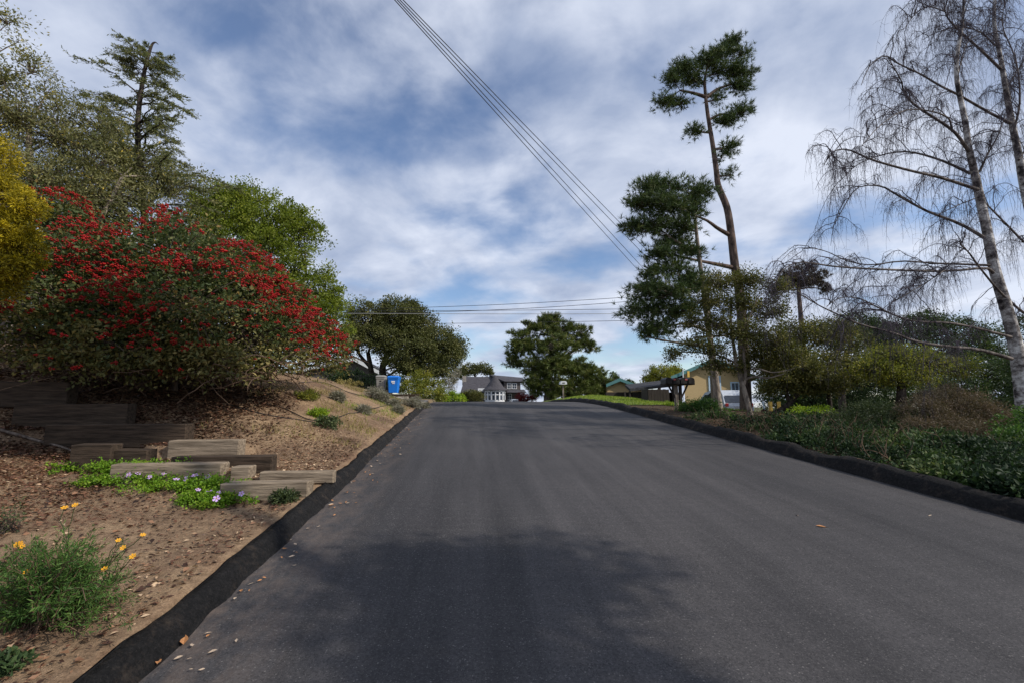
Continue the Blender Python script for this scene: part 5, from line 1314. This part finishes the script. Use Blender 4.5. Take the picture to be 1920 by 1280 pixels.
# ------------------------------------------------------------------ houses
def window(parent, x0, x1, z0, z1, y, nx=2, nz=2, frame=None, fr=.07, glass=None, bar=.035):
    frame = frame or M['white']
    mb = MB(); xm, zm = (x0 + x1) / 2, (z0 + z1) / 2
    mb.box((xm, y - .03, z1 - fr / 2), (x1 - x0, .09, fr)).box((xm, y - .032, z0 + fr / 2), (x1 - x0 + .06, .12, fr))
    mb.box((x0 + fr / 2, y - .03, zm), (fr, .085, z1 - z0 - 2 * fr)).box((x1 - fr / 2, y - .03, zm), (fr, .085, z1 - z0 - 2 * fr))
    f = mb.build('window', frame, parent)
    iw, ih = (x1 - x0 - 2 * fr) / nx, (z1 - z0 - 2 * fr) / nz
    loc = np.array(parent.location)
    for i in range(nx):
        for j in range(nz):
            cx, cz = x0 + fr + (i + .5) * iw, z0 + fr + (j + .5) * ih
            o = mesh_obj('pane', np.array([(cx - iw / 2 + bar / 2, y - .012, cz - ih / 2 + bar / 2), (cx + iw / 2 - bar / 2, y - .012, cz - ih / 2 + bar / 2), (cx + iw / 2 - bar / 2, y - .012, cz + ih / 2 - bar / 2), (cx - iw / 2 + bar / 2, y - .012, cz + ih / 2 - bar / 2)]) , [[0, 1, 2, 3]], glass or M['glass'], None)
            for v in o.data.vertices: v.co -= Vector(loc)
            o.parent = f
    mb = MB()
    for i in range(1, nx): mb.box((x0 + fr + i * iw, y - .025, zm), (bar, .05, z1 - z0 - 2 * fr))
    for j in range(1, nz): mb.box((xm, y - .022, z0 + fr + j * ih), (x1 - x0 - 2 * fr, .045, bar))
    if nx > 1 or nz > 1:
        o = mb.build('glazing_bar', frame, None)
        for v in o.data.vertices: v.co -= Vector(loc)
        o.parent = f
    # f's mesh is local to parent.location; children share that origin
    return f

def grey_house():
    y = 58.0
    q = lambda px, py, yy=y: P(px, py, yy)
    gzv = gz(q(920, 750)[0], y)
    t = thing('grey_house', 'grey shingled house with conical turret and white bay windows straight ahead', 'house', (q(920, 750)[0], y, gzv))
    x0, x1 = q(868, 720)[0], q(952, 720)[0]
    eave = q(880, 733)[2]; ridge = q(900, 702)[2]
    MB().box(((x0 + x1) / 2, y + 4, (gzv + eave) / 2 - .3), (x1 - x0, 7, eave - gzv + .6)).build('wall', M['house_grey'], t)
    # left wing: long roof plane with ridge along x
    xr0, xr1 = q(872, 702)[0], q(950, 702)[0]
    V = [(x0 - .3, y + .2, eave - .1), (x1 + .2, y + .2, eave - .1), (x1 + .2, y + 4, ridge), (xr0, y + 4, ridge), (x0 - .3, y + 7.8, eave - .1), (x1 + .2, y + 7.8, eave - .1)]
    V += [(a, b_, c - .18) for a, b_, c in V]
    roof = MB().add(V, [[0, 1, 2, 3], [3, 2, 5, 4], [0, 3, 4], [1, 5, 2], [7, 6, 9, 8], [9, 10, 11, 8], [6, 7, 1, 0], [7, 11, 5, 1], [11, 10, 4, 5], [10, 6, 0, 4]]).build('roof', M['roof_grey'], t)
    a = q(868, 706); MB().box((a[0] + .15, y + 3, a[2] - .3), (.5, .6, 1.2), bev=.02).build('chimney', plain('chimney_render', (.3, .27, .24), .9), t)
    # upper storey with the window row, right of the turret
    xu0, xu1 = q(921, 700)[0], q(977, 700)[0]
    zu0, zu1 = q(960, 729)[2], q(960, 714)[2]
    MB().box(((q(947, 700)[0] + xu1) / 2, y + 3.2, (gzv + zu1) / 2), (xu1 - q(947, 700)[0], 5, zu1 - gzv)).build('wall', M['house_grey'], t)
    zr = q(930, 698)[2]
    V = [(xu0, y + 4, zr), (xu1 + .5, y + 4, zr - .35), (xu1 + .6, y + .4, zu1), (q(947, 714)[0], y + .4, zu1), (xu0, y + 7, zu1), (xu1 + .6, y + 7, zu1)]
    MB().add(V, [[0, 3, 2, 1], [0, 1, 5, 4], [0, 4, 3], [1, 2, 5], [3, 4, 5, 2]]).build('roof', M['roof_grey'], t)
    window(t, q(951.5, 720)[0], q(959.5, 720)[0], q(955, 728)[2], q(955, 716.5)[2], y + .68, 2, 2, fr=.06)
    window(t, q(961, 720)[0], q(970, 720)[0], q(955, 728)[2], q(955, 717)[2], y + .68, 2, 2, fr=.06)
    # pent roof below the window row
    V = [(q(949, 729)[0], y + .7, zu0), (xu1 + .5, y + .7, zu0), (xu1 + .6, y - .5, q(960, 735)[2]), (q(949, 735)[0], y - .5, q(960, 735)[2]), (q(949, 729)[0], y + .7, zu0 - .5), (xu1 + .5, y + .7, zu0 - .5)]
    MB().add(V, [[0, 3, 2, 1], [3, 4, 5, 2], [0, 4, 3], [1, 2, 5]]).build('porch_roof', M['roof_grey'], t)
    window(t, q(951, 745)[0], q(960.5, 745)[0], q(955, 753)[2], q(955, 737)[2], y + .68, 2, 3, fr=.06)
    # turret: white round bay below a concave cone
    cx = q(928, 740)[0]; rr = (q(948, 740)[0] - q(908, 740)[0]) / 2; cy = y + .2
    zt = q(928, 730)[2]
    MB().lathe((cx, cy, gzv - .3), [(rr - .08, 0), (rr - .08, .8 + .3)], 20).build('bay_wall', M['white'], t)
    MB().lathe((cx, cy, zt - .28), [(rr - .05, 0), (rr + .04, .06), (rr + .06, .26)], 20).build('cornice', M['white'], t)
    ap = q(928, 702)[2] - zt
    MB().lathe((cx, cy, zt), [(rr + .28, -.08), (rr + .28, 0), (rr * .8, ap * .22), (rr * .52, ap * .5), (rr * .3, ap * .76), (.06, ap)], 20).build('turret_roof', M['roof_grey'], t)
    nseg = 16
    for k in range(nseg):
        a0, a1 = 2 * math.pi * k / nseg, 2 * math.pi * (k + 1) / nseg; am = (a0 + a1) / 2
        if math.sin(am) > .25: continue
        zb, zh = gzv + .8, zt - .26
        MB().box((cx + (rr - .05) * math.cos(a0), cy + (rr - .05) * math.sin(a0), (zb + zh) / 2), (.14, .14, zh - zb), rz=a0).build('mullion', M['white'], t)
        for (f0, f1) in ((0, .62), (.66, 1)):
            z0, z1 = zb + (zh - zb) * f0 + .04, zb + (zh - zb) * f1 - .02; r2 = rr - .09
            mesh_obj('pane', [(cx + r2 * math.cos(a0), cy + r2 * math.sin(a0), z0), (cx + r2 * math.cos(a1), cy + r2 * math.sin(a1), z0), (cx + r2 * math.cos(a1), cy + r2 * math.sin(a1), z1), (cx + r2 * math.cos(a0), cy + r2 * math.sin(a0), z1)], [[0, 1, 2, 3]], M['glass'], t)
    zz = gzv + .8 + (zt - .26 - gzv - .8) * .64
    MB().lathe((cx, cy, zz - .05), [(rr - .1, 0), (rr - .02, 0), (rr - .02, .1), (rr - .1, .1)], 20, cap=False).build('transom', M['white'], t)
    a, c = q(896, 727), q(909, 733)
    MB().box(((a[0] + c[0]) / 2, y - .1, (a[2] + c[2]) / 2), (c[0] - a[0], .3, a[2] - c[2])).build('eave_board', M['white'], t)
grey_house()
# pale parked car just beyond the crest
def car(name, label, cx, y, z, L, W, H, mat, rear=True):
    t = thing(name, label, 'car', (cx, y, z))
    # body side profile along y, seen from behind
    pr = [(0, .28), (0, .75), (.06, .92), (.35, 1.42), (.65, H - .02), (1.6, H), (2.5, H - .12), (3.2, 1.0), (L - .1, .86), (L, .55), (L - .05, .28)]
    V = []
    for s, k in ((-1, 0), (1, 1)):
        for (u, h) in pr:
            wd = W / 2 * (1 - .16 * max(0, (h - .9)) / max(.1, H - .9)); V.append((cx + s * wd, y + u, z + h))
    n = len(pr)
    MB().add(V, [list(range(n))[::-1], list(range(n, 2 * n))] + [[i, (i + 1) % n, n + (i + 1) % n, n + i] for i in range(n)]).build('body', mat, t)
    wz = lambda h: W / 2 * (1 - .16 * (h - .9) / (H - .9)) - .1
    MB().add([(cx - wz(1.0), y + .06 + .005, z + .98), (cx + wz(1.0), y + .065, z + .98), (cx + wz(1.38) + .02, y + .30, z + 1.4), (cx - wz(1.38) - .02, y + .30, z + 1.4)], [[0, 1, 2, 3]]).build('rear_window', M['glass_dark'], t).location.y = -.02
    for s in (-1, 1):
        MB().add([(cx + s * (W / 2 - .0), y + .6, z + 1.0), (cx + s * (W / 2 - .0), y + 2.9, z + 1.0), (cx + s * (W / 2 * .87), y + 2.4, z + H - .18), (cx + s * (W / 2 * .87), y + .75, z + H - .12)], [[0, 1, 2, 3]]).build('side_window', M['glass_dark'], t)
        MB().box((cx + s * (W / 2 - .13), y - .005, z + .82), (.2, .05, .2), bev=.01).build('tail_light', M['red_lamp'], t)
        for u in (.75, L - .8):
            V, Q = tubes(np.array([[(cx + s * (W / 2 - .2), y + u, z + .32), (cx + s * (W / 2 + .01), y + u, z + .32)]]), np.full((1, 2), .32), 16)
            MB().add(V, [list(q) for q in Q] + [list(range(16)), list(range(16, 32))]).build('wheel', M['rubber'], t)
    MB().box((cx, y - .03, z + .42), (W * .94, .12, .2), bev=.03).build('bumper', mat, t)
    MB().box((cx, y - .01, z + .66), (.5, .03, .13)).build('number_plate', M['metal'], t)
car('parked_car', 'white car parked right of the grey house, only its top seen', P(973, 750, 52)[0], 52, P(973, 748, 52)[2] - 1.45, 4.3, 1.75, 1.5, M['car_white'])
c = P(1388, 785, 26.5)
car('parked_van', 'pale car behind the pale-trunked oak in front of the tan house', c[0], 26.5, gz(c[0], 26.5), 4.6, 1.85, 1.75, M['car_white'])

def white_gable_house():
    y = 40.0; q = lambda px, py: P(px, py, y)
    a, c = q(664, 669), q(716, 697)
    g = gz(a[0], y)
    t = thing('white_fascia_house', 'low house with sloping white roof edge glimpsed behind dark live oak', 'house', (a[0], y, g))
    MB().add([(a[0] - 6, y + .3, g - .3), (c[0] - .3, y + .3, g - .3), (c[0] - .3, y + .3, c[2] - .1), (a[0], y + .3, a[2] - .2), (a[0] - 6, y + .3, c[2]),
              (a[0] - 6, y + 8, g - .3), (c[0] - .3, y + 8, g - .3), (c[0] - .3, y + 8, c[2] - .1), (a[0], y + 8, a[2] - .2), (a[0] - 6, y + 8, c[2])],
             [[0, 1, 2, 3, 4], [9, 8, 7, 6, 5], [1, 6, 7, 2], [0, 4, 9, 5]]).build('wall', M['house_grey'], t)
    for (p, r) in ((a, c), (a, np.array([a[0] - 6.4, y, c[2] - .2]))):
        MB().add([(p[0], y - .1, p[2]), (r[0], y - .1, r[2]), (r[0], y - .1, r[2] - .32), (p[0], y - .1, p[2] - .32), (p[0], y, p[2]), (r[0], y, r[2]), (r[0], y, r[2] - .32), (p[0], y, p[2] - .32)],
                 [[0, 1, 2, 3], [7, 6, 5, 4], [0, 4, 5, 1], [1, 5, 6, 2], [2, 6, 7, 3], [3, 7, 4, 0]]).build('fascia', M['white'], t)
        MB().add([(p[0], y - .05, p[2] + .02), (r[0], y - .05, r[2] + .02), (r[0], y + 8.3, r[2] + .02), (p[0], y + 8.3, p[2] + .02), (p[0], y - .05, p[2] + .1), (r[0], y - .05, r[2] + .1), (r[0], y + 8.3, r[2] + .1), (p[0], y + 8.3, p[2] + .1)],
                 [[3, 2, 1, 0], [4, 5, 6, 7], [0, 1, 5, 4], [1, 2, 6, 5], [2, 3, 7, 6], [3, 0, 4, 7]]).build('roof', M['roof_dark'], t)
white_gable_house()

def slab(p, r, y0, y1, th, mat, name, t, sk=0.0):
    q = sk * (y1 - y0)
    return MB().add([(p[0], y0, p[1]), (r[0], y0, r[1]), (r[0] + q, y1, r[1]), (p[0] + q, y1, p[1]), (p[0], y0, p[1] + th), (r[0], y0, r[1] + th), (r[0] + q, y1, r[1] + th), (p[0] + q, y1, p[1] + th)],
                    [[3, 2, 1, 0], [4, 5, 6, 7], [0, 1, 5, 4], [1, 2, 6, 5], [2, 3, 7, 6], [3, 0, 4, 7]]).build(name, mat, t)
def tan_house():
    y = 32.0; q = lambda px, py, yy=y: P(px, py, yy)
    g = min(gz(q(1330, 760)[0], y), q(1340, 785)[2])
    t = thing('tan_house', 'tan stucco house with teal roof edges behind the pines on the right', 'house', (q(1340, 780)[0], y, g))
    pk = q(1332, 675); le = q(1252, 709); re = np.array([2 * pk[0] - le[0], y, le[2]]); wl_, wr = q(1284, 740)[0], 2 * pk[0] - q(1284, 740)[0]
    zl = le[2] + (pk[2] - le[2]) * (wl_ - le[0]) / (pk[0] - le[0]) - .12
    MB().prism([(wl_, g - .4), (wr, g - .4), (wr, zl), (pk[0], pk[2] - .15), (wl_, zl)], y, y + 7, .5).build('wall', M['tan'], t)
    for e in (le, re):
        r_ = slab((pk[0], pk[2]), (e[0], e[2]), y - .5, y + 7.4, .12, M['roof_dark'], 'roof', t, .5)
        MB().add([(pk[0], y - .56, pk[2] + .13), (e[0], y - .56, e[2] + .13), (e[0], y - .56, e[2] - .12), (pk[0], y - .56, pk[2] - .12), (pk[0], y - .51, pk[2] + .13), (e[0], y - .51, e[2] + .13), (e[0], y - .51, e[2] - .12), (pk[0], y - .51, pk[2] - .12)],
                 [[0, 1, 2, 3], [7, 6, 5, 4], [0, 4, 5, 1], [1, 5, 6, 2], [2, 6, 7, 3], [3, 7, 4, 0]]).build('fascia', M['teal'], t)
    window(t, q(1328, 720)[0], q(1351, 720)[0], q(1340, 737)[2], q(1340, 704)[2], y, 2, 2, M['trim_blue'], .1)
    window(t, q(1369, 720)[0], q(1386, 720)[0], q(1340, 735)[2], q(1340, 715)[2], y, 2, 1, M['trim_blue'], .09)
    window(t, q(1421, 720)[0], q(1431, 720)[0], q(1340, 737)[2], q(1340, 720)[2], y, 1, 2, M['white'], .09)
    # yellow corner board and pale downpipe
    a = q(1283, 690); MB().box((a[0], y - .57, (q(1283, 707)[2] + q(1283, 696)[2]) / 2), (.16, .05, q(1283, 696)[2] - q(1283, 707)[2])).build('bracket', M['yellow'], t)
    a = q(1272, 700); MB().tube([(a[0], y - .7, q(1272, 712)[2]), (a[0], y - .7, q(1273, 692)[2])], [.04, .04], 8).build('vent_pipe', M['white'], t)
    # yellow porch posts and rail at the right end
    for px in (1447, 1463):
        p0 = q(px, 790, 27); MB().box((p0[0], 27, (gz(p0[0], 27) + q(px, 752, 27)[2]) / 2), (.16, .16, q(px, 752, 27)[2] - gz(p0[0], 27)), bev=.01).build('porch_post', M['yellow'], t)
    MB().tube([q(1430, 752, 26.6), q(1438, 786, 26.6)], [.04, .04], 6).build('handrail', M['trim_blue'], t)
    # lower wing with the small gable, further back
    yb = 42.0; Q_ = lambda px, py: P(px, py, yb)
    gb = gz(Q_(1165, 750)[0], yb); pk2 = Q_(1160, 711); l2, r2 = Q_(1134, 722), Q_(1206, 729)
    MB().prism([(Q_(1138, 740)[0], gb - .3), (Q_(1250, 740)[0], gb - .3), (Q_(1250, 740)[0], Q_(1250, 733)[2]), (r2[0], r2[2] - .1), (pk2[0], pk2[2] - .12), (Q_(1138, 740)[0], Q_(1138, 722)[2] - .12)], yb, yb + 8).build('wing_wall', M['tan'], t)
    for e in (l2, r2):
        slab((pk2[0], pk2[2]), (e[0], e[2]), yb - .4, yb + 8.4, .12, M['roof_dark'], 'wing_roof', t)
        MB().add([(pk2[0], yb - .46, pk2[2] + .13), (e[0], yb - .46, e[2] + .13), (e[0], yb - .46, e[2] - .16), (pk2[0], yb - .46, pk2[2] - .16), (pk2[0], yb - .41, pk2[2] + .13), (e[0], yb - .41, e[2] + .13), (e[0], yb - .41, e[2] - .16), (pk2[0], yb - .41, pk2[2] - .16)],
                 [[0, 1, 2, 3], [7, 6, 5, 4], [0, 4, 5, 1], [1, 5, 6, 2], [2, 6, 7, 3], [3, 7, 4, 0]]).build('wing_fascia', M['teal'], t)
    d0, d1 = Q_(1198, 750), Q_(1208, 737); MB().box(((d0[0] + d1[0]) / 2, yb - .04, (gb + d1[2]) / 2), (d1[0] - d0[0], .08, d1[2] - gb)).build('door', M['door'], t)
    # carport
    yc = 36.0; C_ = lambda px, py: P(px, py, yc)
    a, b_, c_ = C_(1163, 734), C_(1262, 722), C_(1250, 709)
    V = [(a[0], yc - 2.2, a[2]), (b_[0] + 1.0, yc - 2.2, b_[2] + .05), (b_[0] + 1.0, yc + 3.5, b_[2] + .45), (C_(1200, 727)[0], yc + 3.5, a[2] + .55)]
    V += [(p[0], p[1], p[2] + .2) for p in V]
    MB().add(V, [[3, 2, 1, 0], [4, 5, 6, 7], [0, 1, 5, 4], [1, 2, 6, 5], [2, 3, 7, 6], [3, 0, 4, 7]]).build('carport_roof', M['roof_dark'], t)
    for px in (1172, 1181, 1205, 1212, 1262):
        p0 = P(px, 740, yc - 2.0); z1 = a[2] + (b_[2] - a[2]) * (p0[0] - a[0]) / (b_[0] - a[0]); gg = gz(p0[0], yc - 2.0)
        MB().box((p0[0], yc - 2.0, (gg + z1) / 2), (.12, .12, z1 - gg + .02)).build('carport_post', M['brown_wood'], t)
    p0, p1 = P(1217, 740, yc - 1.0), P(1268, 740, yc - 1.0); gg = gz(p0[0], yc - 1); z1 = a[2] + .05
    MB().box(((p0[0] + p1[0]) / 2 - .2, yc + 2.6, (gg + z1) / 2), (p1[0] - p0[0] + 4.4, .15, z1 - gg)).build('carport_wall', M['brown_wood'], t)
    MB().box((p0[0], yc + .4, (gg + z1) / 2), (.15, 4.2, z1 - gg)).build('carport_wall', M['brown_wood'], t)
tan_house()
g = G(1236, 764); 
t = thing('dark_bin_store', 'dark wooden bin enclosure standing by the mailbox post', 'enclosure', (P(1236, 764, 21)[0], 21, gz(P(1236, 764, 21)[0], 21)))
xx0, xx1 = P(1216, 760, 21)[0], P(1255, 760, 21)[0]; zt = P(1236, 729, 21)[2]; z0 = gz((xx0 + xx1) / 2, 21) - .05
nb = 7
for k in range(nb):
    x = xx0 + (xx1 - xx0) * (k + .5) / nb
    MB().box((x, 21, (z0 + zt) / 2 + random.uniform(-.01, .01)), ((xx1 - xx0) / nb - .012, .03, zt - z0)).build('board', M['brown_wood'], t)
for s in (0, 1): MB().box((xx0 if s == 0 else xx1, 21.4, (z0 + zt) / 2), (.04, .8, zt - z0)).build('side_panel', M['brown_wood'], t)

# ------------------------------------------------------------------ mailboxes
def mailbox_row():
    y = 15.6; q = lambda px, py: P(px, py, y)
    b = q(1272, 768); g = gz(b[0], y)
    t = thing('mailbox_row', 'row of black mailboxes on a shared wooden post by right kerb', 'mailbox', (b[0], y, g))
    zb = q(1272, 720.5)[2]
    MB().box((b[0], y + .12, (g + zb) / 2 - .03), (.12, .12, zb - g + .06), bev=.012).build('post', M['bark_grey'], t)
    MB().box((b[0] + .17, y + .14, (g + zb) / 2 - .03), (.1, .1, zb - g + .06), bev=.012).build('post', M['brown_wood'], t)
    xl, xr = q(1244, 715)[0], q(1300, 715)[0]
    MB().box(((xl + xr) / 2, y + .1, zb + .015), (xr - xl, .42, .035), bev=.006).build('shelf_board', M['brown_wood'], t)
    for s in (-1, 1):
        MB().add([(b[0] + .08 + s * .1 - .025, y + .1, zb - .5), (b[0] + .08 + s * .1 + .025, y + .1, zb - .5), (b[0] + .08 + s * .36 + .03, y + .1, zb), (b[0] + .08 + s * .36 - .03, y + .1, zb),
                  (b[0] + .08 + s * .1 - .025, y + .15, zb - .5), (b[0] + .08 + s * .1 + .025, y + .15, zb - .5), (b[0] + .08 + s * .36 + .03, y + .15, zb), (b[0] + .08 + s * .36 - .03, y + .15, zb)],
                 [[0, 1, 2, 3], [7, 6, 5, 4], [0, 4, 5, 1], [1, 5, 6, 2], [2, 6, 7, 3], [3, 7, 4, 0]]).build('brace', M['brown_wood'], t)
    w = (xr - xl) / 4
    for k in range(4):
        cx = xl + w * (k + .5); r = w * .43
        pr = [(-r, 0), (r, 0), (r, .13)] + [(r * math.cos(a), .13 + r * .75 * math.sin(a)) for a in np.linspace(.3, math.pi - .3, 6)] + [(-r, .13)]
        box = MB().prism([(cx + u, zb + .034 + v) for u, v in pr], y - .14, y + .3).build('mailbox_body', M['mailbox'], t)
        loc = Vector(t.location)
        d = MB().prism([(cx + u * .94, zb + .04 + v * .95) for u, v in pr], y - .155, y - .139).build('door', M['mailbox'], None)
        for v in d.data.vertices: v.co -= loc
        d.parent = box
        if k in (1, 2):
            f = MB().box((cx + (r + .012) * (1 if k == 2 else -1) * .55, y - .16, zb + .18), (.09, .012, .05)).build('flag', M['pink'], None)
            for v in f.data.vertices: v.co -= loc
            f.parent = box
mailbox_row()
def white_mailbox():
    y = 30.5; b = P(1056, 746, y); g = gz(b[0], y)
    t = thing('white_mailbox', 'white mailbox on a thin post beside the centre pine', 'mailbox', (b[0], y, g))
    z = P(1056, 720, y)[2]
    MB().box((b[0], y, (g + z) / 2), (.1, .1, z - g), bev=.01).build('post', M['bark_grey'], t)
    r = .20
    pr = [(-r * 1.1, 0), (r * 1.1, 0), (r * 1.1, .12), (r * .8, .22), (-r * .8, .22), (-r * 1.1, .12)]
    MB().prism([(b[0] + u, z + v) for u, v in pr], y - .25, y + .25).build('mailbox_body', M['white'], t)
    MB().box((b[0], y - .262, z + .10), (.2, .02, .05)).build('nameplate', M['black_pl'], t)
white_mailbox()

# ------------------------------------------------------------------ utility pole and overhead wires
yu = 27.0
pt = P(1326, 540, yu); gb = gz(pt[0], yu)
up = thing('utility_pole', 'wooden utility pole with crossarm hidden among the pine branches', 'pole', (pt[0], yu, gb))
MB().tube([(pt[0], yu, gb - .2), (pt[0], yu, pt[2])], [.16, .11], 12).build('mast', M['pole'], up, smooth=True)
MB().box((pt[0], yu - .14, pt[2] - 3.15), (2.0, .1, .12), rz=R(-35)).build('crossarm', M['pole'], up)
for k in (-.9, -.45, .45, .9):
    MB().lathe((pt[0] + k * math.cos(R(-35)), yu - .14 + k * math.sin(R(-35)), pt[2] - 3.09), [(.03, 0), (.05, .06), (.035, .1), (.05, .14), (.02, .2)], 10).build('insulator', M['glass_dark'], up)
def wire(a, b, label, sag, r, grp, mat=None, n=60):
    a, b = np.array(a, float), np.array(b, float)
    s = np.linspace(0, 1, n)[:, None]; p = a + (b - a) * s; p[:, 2] -= 4 * sag * (s * (1 - s))[:, 0]
    V, Q = tubes(p[None], np.full((1, n), r), 6)
    tag(mesh_obj('power_line', V, Q, mat or M['wire'], smooth=True), label, 'wire', grp)
names = ('lowest of the four slanting power lines crossing the sky', 'second lowest of the four slanting power lines', 'second highest of the four slanting power lines', 'highest of the four slanting power lines, right of the rest')
for k, (tx, dy_) in enumerate(((748, .0), (753, .1), (758, .2), (764, .3))):
    o = np.array([pt[0] + (-.9, -.45, .45, .9)[k] * math.cos(R(-35)), yu - .14 + (-.9, -.45, .45, .9)[k] * math.sin(R(-35)), pt[2] - 2.9])
    m = P(tx, 0, 7.5 + dy_)
    e = o + (m - o) * 1.75
    wire(o, e, names[k], .1, .0095, 'slanting power lines')
hl = [((1324, 546), (660, 573), 31.5, 'topmost of the level wires left of the pines', .35, None), ((1324, 552), (660, 578), 31.0, 'second of the level wires, bending up to the pines', .5, None), ((1324, 577), (660, 581), 30.5, 'third level wire down, straight across the sky', .1, None),
      ((1324, 588), (655, 587), 27.5, 'pale level wire passing in front of dark live oak', .05, 'p'), ((1324, 598), (660, 606), 34, 'lowest level wire just above the centre pine', .1, None)]
for (p0, p1, yy, lab, sag, m) in hl:
    a = P(p0[0], p0[1], yu); b = P(p1[0], p1[1], yy); b2 = a + (b - a) * 1.28
    wire(a, b2, lab, sag, .016, 'level wires left of the pines', M['wire_sunlit'] if m else None)
